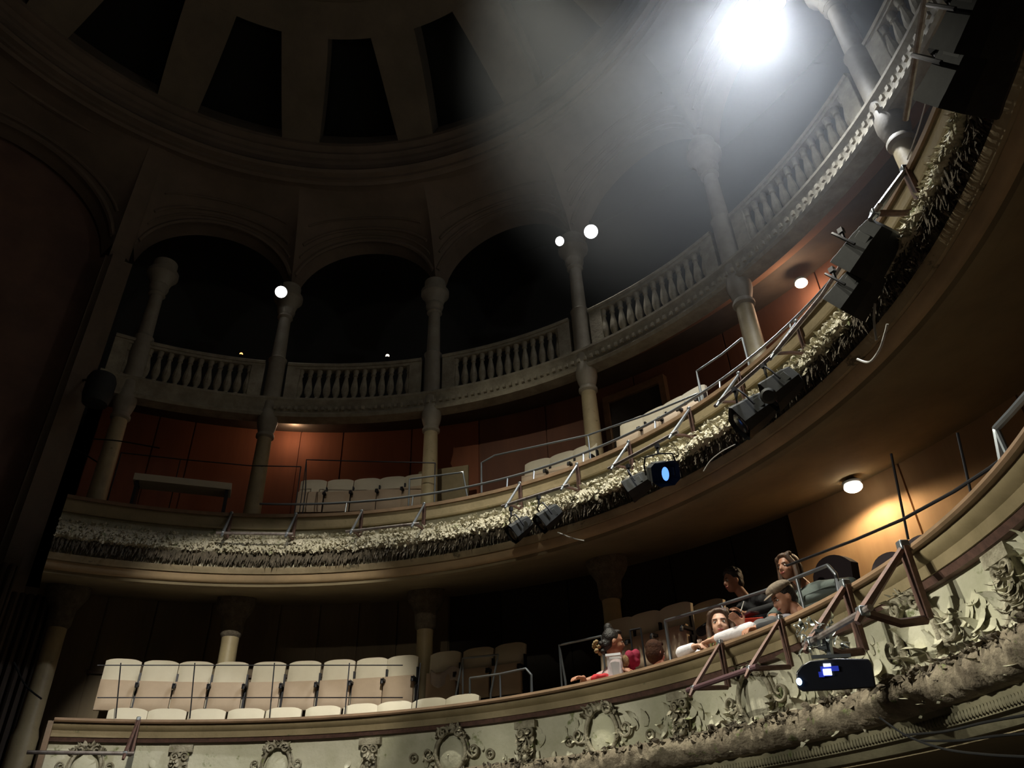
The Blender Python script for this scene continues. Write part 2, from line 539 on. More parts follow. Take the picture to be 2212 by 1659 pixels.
# ------------------------------------------------------------------ columns
def column(a, ztop, zbot, label, low=True):
    if not low: zbot = 3.5
    t = thing('column', label, 'column', P(a, 6.86, zbot), group='columns of the arcade')
    c = P(a, 6.86, 0)
    # lower shaft (through the lower balcony) and middle shaft
    if low:
      mb = MB(); mb.lathe(c, [(.15, zbot), (.15, 1.6), (.125, 1.7), (.115, 2.8), (.12, 2.95)], 20); mb.build('lower_shaft', COLM, t)
    if low:
      mb = MB()
      mb.lathe(c, [(.12, 2.9), (.15, 2.95), (.15, 3.0), (.16, 3.15), (.25, 3.3), (.27, 3.36), (.27, 3.5)], 20); mb.build('bracket_capital', ROT, t)
    mb = MB(); mb.lathe(c, [(.15, 3.66), (.15, 4.3), (.135, 4.5), (.115, 6.0), (.11, 6.12)], 20); mb.build('middle_shaft', COLM, t)
    mb = MB(); mb.lathe(c, [(.11, 6.08), (.145, 6.11), (.145, 6.15), (.12, 6.19), (.15, 6.3), (.165, 6.38), (.165, 6.5), (.15, 6.6)], 20); mb.build('collar', COLD, t)
    mb = MB(); mb.lathe(c, [(.15, 6.5), (.145, 7.6), (.16, 7.66), (.12, 7.7), (.105, 8.55), (.11, 8.6)], 20); mb.build('upper_shaft', COLD, t)
    mb = MB(); mb.lathe(c, [(.11, 8.56), (.14, 8.6), (.12, 8.64), (.14, 8.75), (.2, 8.95), (.26, 9.02), (.26, 9.1), (.2, 9.12), (.2, 9.32)], 20)
    for k in range(12):
        an = 2 * pi * k / 12
        d = Vector((math.cos(an), math.sin(an), 0))
        mb.leaf(c + d * .12 + Vector((0, 0, 8.66)), Vector((0, 0, 1)) + d * .45, -d, .20, .11, .35)
    mb.build('capital', COLD, t)
    return t
for k, nm in enumerate(['pale iron column at the left end beside the dark pier', 'dark-shadowed iron column left of the wall lit red', 'iron column standing beside the row of pale fold-up seats in the middle balcony',
                        'iron column right of the left section of tube guard rail', 'thick pale column below the floodlit corner of the gallery',
                        'hazy column furthest right, seen behind the dark lanterns']):
    if k == 0:
        a = -4.4
        column(a, 9.4, -1.4, nm)
    else:
        column(COLA[k], 9.4, -1.4, nm, k < 4)

# ------------------------------------------------------------------ balconies
def balcony(name, label, cat='balcony'):
    return thing(name, label, cat, P(-60, 5.6, 0))

def relief(mb, a0, a1, n, m, prof, amp, fr=9.0, seed=0.0, ramp=None):
    """rough modelled plaster: prof(v)->(r,z), pushed in and out by noise"""
    def f(u, v):
        a = a0 + (a1 - a0) * u
        r, z = prof(v)
        p = P(a, r, z)
        k = amp * (ramp(a) if ramp else 1)
        q = p * fr + Vector((seed, 0, 0))
        h = noise.fractal(q, .8, 2.1, 4) + .5 * abs(noise.noise(q * 2.3)) - .2
        edge = min(1, v * 8, (1 - v) * 8)
        h2 = noise.noise_vector(q * 1.7) * (k * .5 * edge)
        p2 = P(a, r - k * h * edge, z)
        return p2 + h2
    mb.grid(f, n, m)

# ---- middle balcony (B2)
B2 = balcony('balcony', 'middle balcony with crumbling leafy plaster front and tan rail board')
A0, A1 = -1.5, -152
N2 = 150
mb = MB(); mb.sweep([(5.60, 4.19), (5.80, 4.19), (5.80, 4.235), (5.60, 4.235)], A0, A1, N2); mb.build('rail_cap', CAPW, B2)
mb = MB(); mb.sweep([(5.63, 4.03), (5.625, 4.19), (5.74, 4.19), (5.74, 4.03)], A0, A1, N2)
mb.sweep([(5.615, 4.015), (5.61, 4.035), (5.70, 4.035), (5.70, 4.015)], A0, A1, N2); mb.build('rail_board', BOARD, B2)
mb = MB(); mb.sweep([(5.66, 3.40), (5.66, 4.03), (5.78, 4.03), (5.78, 3.40)], A0, A1, N2); mb.build('parapet', PLASTER, B2)
def prof2(v):
    z = 3.90 - .43 * v
    r = 5.66 - .22 * math.sin(min(1, v * 1.25 + .05) * pi * .6)
    if v > .60: r += min(.14, (v - .60) * 1.0)
    return r, z
mb = MB()
rmp = lambda a: .45 + .55 * min(1, max(0, (-a - 18) / 30))
relief(mb, A0, A1, 1300, 22, prof2, .045, 11, ramp=rmp)
for i in range(4200):
    a = A0 + (A1 - A0) * random.random()
    k = rmp(a)
    v = random.random() ** 1.1 * (.62 + .2 * min(1, max(0, (-a - 85) / 25)))
    r, z = prof2(v)
    p = P(a, r - .015, z)
    inn = -P(a, 1, 0)
    tn = Vector((-inn.y, inn.x, 0))
    L = random.uniform(.03, .075) * (.6 + .6 * k)
    if v < .08: d = Vector((0, 0, .6)) + inn * random.uniform(.1, .8) + tn * random.uniform(-.8, .8)
    else: d = Vector((0, 0, -1)) + inn * random.uniform(.1, .7) + tn * random.uniform(-.7, .7)
    mb.leaf(p, d, inn, L, L * random.uniform(.35, .6), random.uniform(-.2, 1.0), 3)
mb.build('plaster_frieze', PLASTER_R, B2, smooth=60)
# crumbs of plaster standing on the ledge above the frieze
mb = MB()
for i in range(420):
    a = -18 + (A1 + 18) * random.random()
    s_ = random.uniform(.012, .032)
    mb.ell(P(a, 5.6 + random.uniform(-.02, .05), 3.90 + s_ * .3), (s_, s_ * random.uniform(.6, 1), s_ * random.uniform(.7, 1.5)), n=6, m=5)
mb.build('plaster_crumbs', PLASTER_R, B2, smooth=60, kind='stuff')
# dark laths hanging where the frieze has broken away below
mb = MB()
for i in range(3400):
    a = A0 + (A1 - A0) * (i + random.random()) / 3400
    p = P(a, random.uniform(5.47, 5.56), random.uniform(3.60, 3.67))
    inn = -P(a, 1, 0)
    mb.leaf(p, Vector((0, 0, -1)) + inn * random.uniform(-.1, .2), inn, random.uniform(.10, .19), random.uniform(.016, .035), random.uniform(-.3, .3), 2)
mb.build('broken_fringe', ROT, B2, smooth=60)
mb = MB(); mb.sweep([(5.54, 3.42), (5.53, 3.45), (5.60, 3.455), (5.78, 3.455), (5.78, 3.38), (5.57, 3.38), (5.56, 3.40)], A0, A1, N2)
mb.build('upper_moulding', MOULD, B2)
mb = MB(); mb.sweep([(5.62, 3.33), (5.60, 3.375), (5.80, 3.375), (5.80, 3.29), (5.66, 3.29), (5.64, 3.30)], A0, A1, N2)
mb.build('lower_moulding', mat('lower_moulding_paint', (.46, .33, .19), .65, col2=(.34, .25, .15), scale=2), B2)
mb = MB(); mb.sweep([(5.70, 3.25), (5.69, 3.29), (5.82, 3.29), (5.80, 3.25), (5.76, 3.235)], A0, A1, N2)
mb.build('lip_moulding', SOFFIT, B2)
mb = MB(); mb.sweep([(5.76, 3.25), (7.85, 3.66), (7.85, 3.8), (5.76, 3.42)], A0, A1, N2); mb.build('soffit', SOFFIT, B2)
mb = MB(); mb.sweep([(5.76, 3.42), (5.76, 3.5), (6.55, 3.55), (6.55, 4.2), (7.4, 4.2), (7.4, 4.45), (8.1, 4.45), (8.1, 3.8)], A0, A1, N2); mb.build('tiered_floor', FLOORM, B2)

# ---- lower balcony (B1)
B1 = balcony('balcony', 'lower balcony with ornate plaster shields and scrolls along its front')
E0, E1 = -7.6, -150
mb = MB(); mb.sweep([(4.94, 1.49), (4.93, 1.505), (4.94, 1.53), (5.22, 1.53), (5.22, 1.49)], E0, E1, N2); mb.build('rail_cap', CAPW, B1)
mb = MB(); mb.sweep([(4.99, 1.44), (4.975, 1.47), (4.975, 1.49), (5.16, 1.49), (5.16, 1.36), (5.03, 1.36), (5.02, 1.42)], E0, E1, N2)
mb.build('rail_board', BOARD, B1)
mb = MB(); mb.sweep([(5.06, 1.32), (5.04, 1.36), (5.16, 1.36), (5.16, 1.32)], E0, E1, N2)
mb.build('under_rail_moulding', RUST, B1)
mb = MB(); mb.sweep([(5.12, .84), (5.11, 1.32), (5.24, 1.32), (5.24, .84)], E0, E1, N2)
mb.build('parapet', PANEL, B1)
# the roll under the panels, rougher towards the right
def profr(v):
    t = -.35 + (pi + .5) * v
    return 5.12 - .15 * math.sin(max(0, min(pi, t))) , .83 + .115 * math.cos(t)
mb = MB()
relief(mb, E0, E1, 900, 16, profr, .03, 8, 5.0, ramp=lambda a: .35 + .65 * min(1, max(0, (-a - 40) / 35)))
mb.build('roll_moulding', mat('brown_roll_plaster', (.26, .22, .155), .9, col2=(.12, .095, .065), scale=6, bump=.7, bscale=40, spots=(.12, .14, .05), sscale=7, sth=.6), B1, smooth=60)
mb = MB(); mb.sweep([(5.14, .62), (5.12, .72), (5.3, .72), (5.3, .62)], E0, E1, N2)
mb.sweep([(5.20, .58), (5.17, .62), (5.4, .62), (5.4, .56), (5.22, .56)], E0, E1, N2)
for i in range(420):
    a = E0 - (i + .5) * (E0 - E1) / 420 * 1.0
    if a < -62:
        mb.ell(P(a, 5.125, .655), (.016, .012, .028), n=6, m=4)
mb.build('lower_cornice', mat('cornice_paint', (.20, .18, .11), .8, col2=(.11, .10, .06), scale=3, bump=.3, spots=(.10, .12, .04), sscale=6, sth=.6), B1)
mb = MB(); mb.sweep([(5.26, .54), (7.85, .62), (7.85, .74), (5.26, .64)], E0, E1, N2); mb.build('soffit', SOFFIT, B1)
mb = MB(); mb.sweep([(5.24, .64), (5.24, .86), (6.0, .86), (6.0, 1.55), (7.76, 1.55), (7.76, .74)], E0, E1, N2); mb.build('tiered_floor', FLOORM, B1)
mb = MB()
p0 = P(E0 + .3, 5.55, 0)
mb.sweep([(4.96, .5), (4.96, 1.5), (6.9, 1.5), (6.9, .5)], E0 + .6, E0, 2); mb.build('end_wall', CAPW, B1)

def frame_at(a, r, z):
    """local frame on the balcony front: x sideways (to the right in the picture), y out towards the hall, z up"""
    inn = -P(a, 1, 0); side = Vector((0, 0, 1)).cross(inn) * -1
    Mx = Matrix((side, inn, Vector((0, 0, 1)))).transposed()
    return Mx, P(a, r, z)

def tl(Mx, o, pts):
    return [Mx @ Vector(p) + o for p in pts]

def spiral(mb, Mx, o, cx, cz, r0, turns, sgn, tr, y=.03, start=0.0):
    pts = []; rs = []
    n = int(18 * turns)
    for i in range(n + 1):
        t = i / n
        a = start + sgn * 2 * pi * turns * t
        r = r0 * (1 - .82 * t)
        pts.append((cx + r * math.cos(a), y + .02 * t, cz + r * math.sin(a))); rs.append(tr * (1 - .5 * t))
    mb.tube(tl(Mx, o, pts), rs, 6)

def cartouche(a, s=1.0, wild=0.0):
    Mx, o = frame_at(a, 5.10, 1.07)
    mb = MB()
    pts = []
    for i in range(33):
        t = 2 * pi * i / 32
        x = .165 * s * math.cos(t) * (1 - .16 * math.sin(t) * -1 if math.sin(t) < 0 else 1)
        z = .205 * s * math.sin(t)
        if math.sin(t) < 0: x *= (1 - .45 * (-math.sin(t)) ** 2)
        pts.append((x, .035, z))
    mb.tube(tl(Mx, o, pts), .019 * s, 8, cap=False)
    mb.tube(tl(Mx, o, [(p[0] * 1.16, .015, p[2] * 1.13) for p in pts]), .012 * s, 6, cap=False)
    # boss
    R = Mx.to_3x3()
    q = MB(); q.ell(o + Mx @ Vector((0, .0, -.02)), (.14 * s, .045, .18 * s), R, 20, 12)
    q.build('shield_boss', PANEL, B1)
    # ragged crown with a dark hollow scroll
    for sg in (-1, 1):
        spiral(mb, Mx, o, sg * .085 * s, .19 * s, .06 * s, 1.4, -sg, .018 * s, .05, start=(0 if sg < 0 else pi))
        spiral(mb, Mx, o, sg * .25 * s, .02, .07 * s, 1.3, sg, .016 * s, .03, start=(pi if sg > 0 else 0))
        spiral(mb, Mx, o, sg * .17 * s, -.22 * s, .06 * s, 1.2, sg, .016 * s, .03, start=pi / 2)
    for i in range(26):
        an = pi * (i + .5) / 26
        d = Vector((math.cos(an) * .9, random.uniform(.2, .8), math.sin(an)))
        mb.leaf(Mx @ Vector((.12 * s * math.cos(an), .03, .15 * s + .05 * s * math.sin(an))) + o, Mx @ d, Mx @ Vector((0, 1, 0)), random.uniform(.06, .12) * s, random.uniform(.03, .05), random.uniform(-.3, .9))
    for i in range(22):
        an = -pi * (i + .5) / 22
        d = Vector((math.cos(an), random.uniform(.1, .6), math.sin(an) * .7 - .3))
        mb.leaf(Mx @ Vector((.14 * s * math.cos(an), .02, .17 * s * math.sin(an))) + o, Mx @ d, Mx @ Vector((0, 1, 0)), random.uniform(.05, .11) * s, random.uniform(.025, .05), random.uniform(-.3, .9))
    mb.build('shield_frame', ORN, B1, smooth=60)

def pilaster(a, s=1.0):
    Mx, o = frame_at(a, 5.11, 1.06)
    mb = MB()
    R = Mx.to_3x3()
    mb.box(o + Mx @ Vector((0, .02, .20)), (.24, .10, .07), R)
    mb.box(o + Mx @ Vector((0, .0, .0)), (.15, .07, .40), R)
    mb.box(o + Mx @ Vector((0, .03, -.2)), (.20, .10, .05), R)
    spiral(mb, Mx, o, -.05, .12, .05, 1.4, 1, .016, .05)
    spiral(mb, Mx, o, .05, .12, .05, 1.4, -1, .016, .05, start=pi)
    for i in range(46):
        x = random.uniform(-.08, .08); z = random.uniform(-.2, .16)
        mb.leaf(Mx @ Vector((x, .05, z)) + o, Mx @ Vector((x * 4, random.uniform(.1, .6), -1)), Mx @ Vector((0, 1, 0)), random.uniform(.05, .11), random.uniform(.025, .05), random.uniform(0, 1))
    mb.ell(o + Mx @ Vector((0, .06, -.02)), (.035, .03, .035), R, 10, 8)
    mb.ell(o + Mx @ Vector((0, .06, -.10)), (.045, .035, .03), R, 10, 8)
    mb.build('pilaster_bracket', ORN, B1, smooth=60)

def rosette(a, z=1.03, s=.04):
    Mx, o = frame_at(a, 5.105, z)
    mb = MB()
    pts = [(s * math.cos(2 * pi * i / 16), .012, s * math.sin(2 * pi * i / 16)) for i in range(17)]
    mb.tube(tl(Mx, o, pts), s * .3, 6, cap=False)
    mb.ell(o + Mx @ Vector((0, .02, 0)), (s * .4, s * .4, s * .4), Mx.to_3x3(), 8, 6)
    mb.build('rosette', ORN, B1)

for a in (-22.2, -45.4, -66, -86.5, -106.5, -126.5): pilaster(a)
for a, s in ((-12, .9), (-33.8, .9), (-56, 1.05), (-76, 1.1), (-96, 1.1), (-116, 1.15), (-136, 1.3)): cartouche(a, s)
for a, z in ((-28.5, 1.0), (-40, .98), (-51, 1.07), (-61, 1.04), (-71.5, 1.06), (-82, 1.0)): rosette(a, z)
# loose acanthus and peeling leaves between the shields, thicker to the right
mb = MB()
for i in range(820):
    u = random.random() ** .55
    a = -10 - 138 * u
    if random.random() > .15 + .85 * min(1, max(0, (-a - 45) / 50)): continue
    z = random.choice([random.uniform(.86, .98), random.uniform(.86, 1.24), random.uniform(.9, 1.2)])
    Mx, o = frame_at(a, 5.11, z)
    L = random.uniform(.06, .17) * (.7 + .6 * min(1, max(0, (-a - 60) / 50)))
    dx = random.uniform(-.45, .45)
    mb.leaf(o, Mx @ Vector((dx, random.uniform(.02, .3), random.choice([-1, -1, -1, .8]))), Mx @ Vector((0, 1, 0)), L, L * random.uniform(.35, .65), random.uniform(-.2, .7), 6)
mb.build('peeling_leaves', PANEL, B1, smooth=60)
mb = MB()
for i in range(700):
    u = random.random() ** .6
    a = -10 - 138 * u
    Mx, o = frame_at(a, 5.02, random.uniform(.86, .94))
    L = random.uniform(.03, .08)
    mb.leaf(o, Mx @ Vector((random.uniform(-.9, .9), random.uniform(.2, 1), random.uniform(-1, .3))), Mx @ Vector((0, 1, 0)), L, L * random.uniform(.4, .8), random.uniform(-.2, 1.1), 4)
mb.build('broken_edge_leaves', ROT, B1, smooth=60)

# ---- gallery (B3): fascia + one balustrade to each bay
B3 = balcony('gallery', 'top gallery floor edge with dentil moulding above the columns', 'gallery')
G0, G1 = -.5, -150
mb = MB(); mb.sweep([(6.74, 6.47), (6.72, 6.52), (6.74, 6.56), (6.73, 6.74), (6.70, 6.78), (6.70, 6.82), (6.98, 6.82), (6.98, 6.47)], G0, G1, N2); i = 0
while True:
    a = -23.4 - i * .95
    if a < -149: break
    mb.box(P(a, 6.70, 6.61), (.035, .045, .06), Matrix.Rotation(rad(a), 3, 'Z')); i += 1
mb.build('fascia', BALUS, B3)
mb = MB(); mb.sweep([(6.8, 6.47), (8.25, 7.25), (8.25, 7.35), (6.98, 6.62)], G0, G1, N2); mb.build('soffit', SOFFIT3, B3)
mb = MB(); mb.sweep([(6.9, 6.7), (9.3, 7.2), (9.3, 7.35), (6.9, 6.8)], G0, G1, N2); mb.build('gallery_floor', FLOORM, B3)

# one baluster mesh, shared
bl = MB(); bl.lathe((0, 0, 0), [(.048, 0), (.05, .03), (.034, .06), (.060, .14), (.066, .22), (.052, .32), (.034, .42), (.030, .47), (.046, .49), (.036, .53), (.05, .57), (.05, .62)], 10)
blm = None
bays = [(-.8, -4.4 + 0, 0), ]
edges = [-1.0] + COLA[1:7]
BLAB = ['dark balustrade bay at the left end of the top gallery', 'dim balustrade bay above the wall lit red', 'shadowy balustrade bay between the two middle columns',
        'balustrade bay with pale greenish balusters sloping up to the right', 'hazy balustrade bay right of the thick pale column', 'blurred balustrade bay furthest right under the floodlight']
for k in range(6):
    a0 = edges[k] - (1.6 if k else 0); a1 = edges[k + 1] + 1.6
    t = thing('balustrade', BLAB[k], 'balustrade', P((a0 + a1) / 2, 6.86, 6.82), group='balustrades of the top gallery')
    n = 14
    mb = MB(); mb.sweep([(6.77, 7.52), (6.76, 7.56), (6.78, 7.59), (6.94, 7.59), (6.94, 7.52)], a0, a1, n); mb.build('handrail', BALUS, t)
    mb = MB(); mb.sweep([(6.79, 7.47), (6.79, 7.52), (6.92, 7.52), (6.92, 7.47)], a0, a1, n); mb.build('top_rail', BALUS, t)
    mb = MB(); mb.sweep([(6.79, 6.82), (6.79, 6.87), (6.92, 6.87), (6.92, 6.82)], a0, a1, n); mb.build('base_rail', BALUS, t)
    for aa in (a0 - .9, a1 + .9):
        mb = MB(); mb.box(P(aa, 6.86, 7.17), (.14, .22, .72), Matrix.Rotation(rad(aa), 3, 'Z')); mb.build('end_post', BALUS, t, bevel=.008)
    nb = 15
    for i in range(nb):
        a = a0 + (a1 - a0) * (i + .5) / nb
        if blm is None:
            o = bl.build('baluster', BALUS, t, org=Vector()); blm = o
        else:
            o = blm.copy(); C.objects.link(o); o.parent = t
        o.location = P(a, 6.855, 6.86) - t.location

# ------------------------------------------------------------------ fold-up seats
def seat(name, label, group, back_h=.44, W=.42, tilt=rad(9)):
    t = lthing(name, label, 'seat', group=group)
    # local frame: x sideways, -y towards the hall (front), z up, origin on the floor
    def slab(w_, h_, th, top_round, bulge, z0, y0, tl_, bow=.0):
        m_ = MB(); nx, nz = 10, 8
        def fr(u, v, side):
            x = (u - .5) * w_
            zt = h_ - top_round * (abs(2 * u - 1) ** 3.5) * (v > .5) * (2 * v - 1)
            z = v * zt
            e = 1 - max(abs(2 * u - 1), abs(2 * v - 1)) ** 6
            y = (-th / 2 - bulge * e) if side else th / 2
            y -= bow * (1 - (2 * u - 1) ** 2)
            return Vector((x, y0 + y * 1.0 + z * math.sin(tl_), z0 + z * math.cos(tl_)))
        F = [[fr(i / nx, j / nz, 1) for j in range(nz + 1)] for i in range(nx + 1)]
        Bk = [[fr(i / nx, j / nz, 0) for j in range(nz + 1)] for i in range(nx + 1)]
        vs = [p for r_ in F for p in r_] + [p for r_ in Bk for p in r_]
        off = (nx + 1) * (nz + 1); fs = []
        ix = lambda i, j: i * (nz + 1) + j
        for i in range(nx):
            for j in range(nz):
                fs.append((ix(i, j), ix(i + 1, j), ix(i + 1, j + 1), ix(i, j + 1)))
                fs.append((off + ix(i, j), off + ix(i, j + 1), off + ix(i + 1, j + 1), off + ix(i + 1, j)))
        for i in range(nx):
            fs.append((ix(i, 0), off + ix(i, 0), off + ix(i + 1, 0), ix(i + 1, 0)))
            fs.append((ix(i, nz), ix(i + 1, nz), off + ix(i + 1, nz), off + ix(i, nz)))
        for j in range(nz):
            fs.append((ix(0, j), ix(0, j + 1), off + ix(0, j + 1), off + ix(0, j)))
            fs.append((ix(nx, j), off + ix(nx, j), off + ix(nx, j + 1), ix(nx, j + 1)))
        m_.add(vs, fs); return m_
    slab(W, .60, .05, .035, .025, .36, .0, tilt).build('backrest', CREAM, t)
    slab(W - .02, .36, .06, .0, .03, .30, -.09, rad(4)).build('seat_pan', TAN, t)
    mb = MB()
    mb.box((W / 2 + .018, -.02, .27), (.028, .10, .54)); mb.box((W / 2 + .018, -.05, .02), (.04, .26, .03))
    mb.box((W / 2 + .018, -.0, .62), (.024, .05, .3))
    mb.build('standard', BLKMET, t)
    mb = MB(); mb.box((W / 2 + .018, -.12, .60), (.045, .20, .03)); mb.tube([(W / 2 + .018, -.21, .60), (W / 2 + .018, -.235, .575), (W / 2 + .018, -.235, .55)], .02, 8); mb.build('armrest', BLKMET, t)
    mb = MB(); mb.tube([(-W / 2, -.06, .33), (W / 2, -.06, .33)], .012, 6); mb.build('hinge_rod', BLKMET, t)
    return t

def rot_in(a):  # local -y points to the hall's axis
    return rad(a) - pi / 2

s0 = seat('fold_up_seat', 'cream fold-up theatre seat', 'fold-up seats in the balconies')
used = [False]
def place_seat(a, r, z, label):
    if not used[0]:
        used[0] = True
        s0.location = P(a, r, z); s0.rotation_euler = (0, 0, rot_in(a)); s0['label'] = label; return s0
    return dup(s0, P(a, r, z), rot_in(a), label)

xs = [255, 338, 415, 493, 575, 652, 727, 798, 865]
for i, x in enumerate(xs):
    a = haz(x, 1480, 6.45)
    place_seat(a, 6.45, 1.55, '%s brightly lit cream fold-up seat from the left in the lower balcony back row' % ORDN[i])
xs = [958, 1030, 1100]
for i, x in enumerate(xs):
    a = haz(x, 1470, 6.45)
    place_seat(a, 6.45, 1.55, ['dim fold-up seat with a pale garment over it, right of the lit row', 'dim fold-up seat behind the short guard rail in the lower balcony', 'dim fold-up seat beside the black opening in the lower balcony'][i])
for i, x in enumerate([277, 362, 447, 531, 611, 695, 775, 848, 922, 994]):
    a = haz(x, 1530, 5.62)
    place_seat(a, 5.62, .82, '%s front-row seat from the left, only its top showing above the lower rail' % ORDN[i])
for i, (x, y, r, z) in enumerate([(1395, 1400, 6.3, 1.30), (1462, 1385, 6.3, 1.30), (1835, 1268, 5.75, 1.0), (1775, 1290, 5.75, 1.0), (1530, 1360, 6.5, 1.4), (1340, 1420, 6.3, 1.2)]):
    a = haz(x, y, r)
    place_seat(a, r, 1.55 if r > 6 else .86, ['dim seat back behind the red-haired child', 'dim seat back between the child and the long-haired woman', 'pale seat right of the man in the cap, near the dark chairs',
               'pale seat partly behind the teal-jacketed person', 'dim seat back behind the long-haired woman', 'dim seat behind the dark-haired woman'][i])
# middle balcony seats
for i, x in enumerate([675, 733, 790, 845, 897]):
    place_seat(haz(x, 1055, 7.05), 7.05, 4.55, '%s pale seat from the left in the middle balcony under the red wall' % ORDN[i])
for i, x in enumerate([1158, 1212, 1262]):
    place_seat(haz(x, 1010, 6.7), 6.7, 4.22, '%s beige seat in the middle balcony left of its second bright column' % ORDN[i])
for i, x in enumerate([1365, 1410, 1452, 1492]):
    place_seat(haz(x, 935 - i * 22, 6.5), 6.5, 4.22, '%s beige seat in the middle balcony between the second bright column and the thick one' % ORDN[i])

# dark upholstered chairs under the wall lamp
def dark_chair(a, r, z, label, h=.95):
    t = thing('armchair', label, 'chair', P(a, r, z))
    Mx, o = frame_at(a, r, z)
    R = Mx.to_3x3()
    m_ = MB()
    pts = []
    def f(u, v, sd):
        x = (u - .5) * .46; zt = h - .12 * abs(2 * u - 1) ** 2.5
        return Mx @ Vector((x, .05 * sd - .08 * v + .03 * math.sin(pi * u), .4 + (zt - .4) * v)) + o
    m_.grid(lambda u, v: f(u, v, 1), 10, 6); m_.grid(lambda u, v: f(u, v, -1), 10, 6)
    vs = []
    for u in [i / 10 for i in range(11)]:
        vs += [f(u, 1, 1), f(u, 1, -1)]
    m_.add(vs, [(2 * i, 2 * i + 2, 2 * i + 3, 2 * i + 1) for i in range(10)])
    for uu in (0, 1):
        m_.add([f(uu, 0, 1), f(uu, 1, 1), f(uu, 1, -1), f(uu, 0, -1)], [(0, 1, 2, 3)])
    m_.build('backrest', mat('dark_upholstery', (.035, .025, .03), .9), t)
    m_ = MB(); m_.box(Mx @ Vector((0, .22, .4)) + o, (.52, .46, .14), R); m_.build('seat', bpy.data.materials['dark_upholstery'], t, bevel=.03)
    for sx in (-.23, .23):
        for sy in (.03, .42):
            m_ = MB(); m_.tube(tl(Mx, o, [(sx, sy, 0), (sx, sy, .36)]), .018, 8); m_.build('leg', BLKMET, t)
for i, (x, y, r) in enumerate([(1905, 1195, 5.75), (1972, 1160, 5.75), (1790, 1225, 6.4)]):
    dark_chair(haz(x, y, r), r, .86 if i < 2 else 1.55, ['dark upholstered chair below the glowing wall lamp, left of its twin', 'dark upholstered chair tucked behind the rail, right of its twin', 'black chair back between the teal jacket and the tan wall'][i], 1.12 if i < 2 else .9)

# ------------------------------------------------------------------ guard rails and tubes
def rail(name, label, runs, rr=.016, m=TUBE, posts=(), pr=.012, cat='handrail'):
    t = thing(name, label, cat, runs[0][0])
    for i, pts in enumerate(runs):
        mb = MB(); mb.tube(pts, rr, 8); mb.build('tube', m, t)
    for (a, b) in posts:
        mb = MB(); mb.tube([a, b], pr, 8); mb.build('post', m, t)
    return t

def arc(a0, a1, r, z0, z1=None, n=None):
    z1 = z0 if z1 is None else z1
    n = n or max(2, int(abs(a1 - a0) / 2))
    return [P(a0 + (a1 - a0) * i / n, r, z0 + (z1 - z0) * i / n) for i in range(n + 1)]

# long tube above the middle balcony rail
rail('handrail', 'long curved steel tube running just above the middle balcony rail', [arc(-25, -120, 5.8, 4.47)], .017,
     posts=[(P(a, 5.8, 4.47), P(a, 5.75, 4.2)) for a in (-37, -46.5, -60.5, -64.5, -72, -83, -93, -104, -115)])
def guard(label, r, pts, zfoot, rr=.013, m=TUBE):
    q = [hit(x, y, r) for (x, y) in pts]
    # rounded corners
    out = [q[0]]
    for i in range(1, len(q) - 1):
        for t_ in (.88, 1.0):
            out.append(q[i - 1].lerp(q[i], t_))
        out.append(q[i].lerp(q[i + 1], .12))
    out.append(q[-1])
    t = thing('guard_rail', label, 'guard rail', q[0])
    mb = MB(); mb.tube(out, rr, 8); mb.build('tube', m, t)
    for p in (q[0], q[-1]):
        if p.z > zfoot + .1:
            mb = MB(); mb.tube([p, Vector((p.x, p.y, zfoot))], rr, 8); mb.build('post', m, t)
    for p in q[1:-1:2]:
        if p.z > zfoot + .1:
            mb = MB(); mb.tube([p, Vector((p.x, p.y, zfoot))], rr * .8, 8); mb.build('post', m, t)
guard('long thin guard rail from the loop corner to the thick pale column', 6.0, [(1040, 1075), (1040, 1000), (1068, 984), (1270, 940), (1400, 895), (1508, 850)], 4.2)
guard('short guard rail loop crossing the middle bright column', 6.0, [(885, 1035), (940, 1028), (1000, 1020), (1010, 1075)], 4.2)
guard('guard rail loop in front of the thick pale column', 6.0, [(1515, 860), (1505, 802), (1560, 765), (1603, 730)], 4.2)
guard('thin guard rail left of the pale seats under the red wall', 6.2, [(660, 1060), (662, 993), (760, 996), (940, 1000)], 4.2, .009, BLKMET)
guard('dark thin guard rail along the left end of the red wall', 6.4, [(262, 978), (390, 992), (540, 1006), (650, 1008)], 4.2, .009, BLKMET)
guard('short pale rail left of the people in the lower balcony', 5.75, [(1222, 1475), (1208, 1394), (1300, 1374)], .9, .013)
guard('upper rail of the small staircase in the lower balcony', 6.1, [(985, 1500), (1000, 1422), (1076, 1414), (1060, 1500)], 1.0)
guard('curved lower rail beside the black opening', 5.7, [(1015, 1465), (1080, 1456), (1136, 1444), (1148, 1458), (1148, 1500)], .9)
guard('steel guard rail passing in front of the two men', 5.7, [(1437, 1341), (1560, 1306), (1650, 1277), (1720, 1248), (1788, 1221), (1805, 1240), (1814, 1290)], .9, .017)
guard('bent steel tube at the right edge above the lower balcony rail', 5.15, [(2168, 1010), (2152, 925), (2185, 890), (2225, 845)], 1.5, .02)
guard('small T-shaped post beside the red-haired child', 5.6, [(1361, 1362), (1384, 1357)], .9, .01, BLKMET)
# long dark line above the right part of the lower rail
rail('handrail', 'thin dark rail rising to the right under the wall lamp', [[hit(x, y, 5.45) for (x, y) in [(1700, 1222), (1850, 1165), (1950, 1122), (2060, 1062), (2140, 1010), (2225, 945)]]], .012, BLKMET,
     posts=[(hit(1925, 980, 5.45), hit(1962, 1165, 5.45)), (hit(2068, 935, 5.45), hit(2102, 1085, 5.45))], pr=.009)
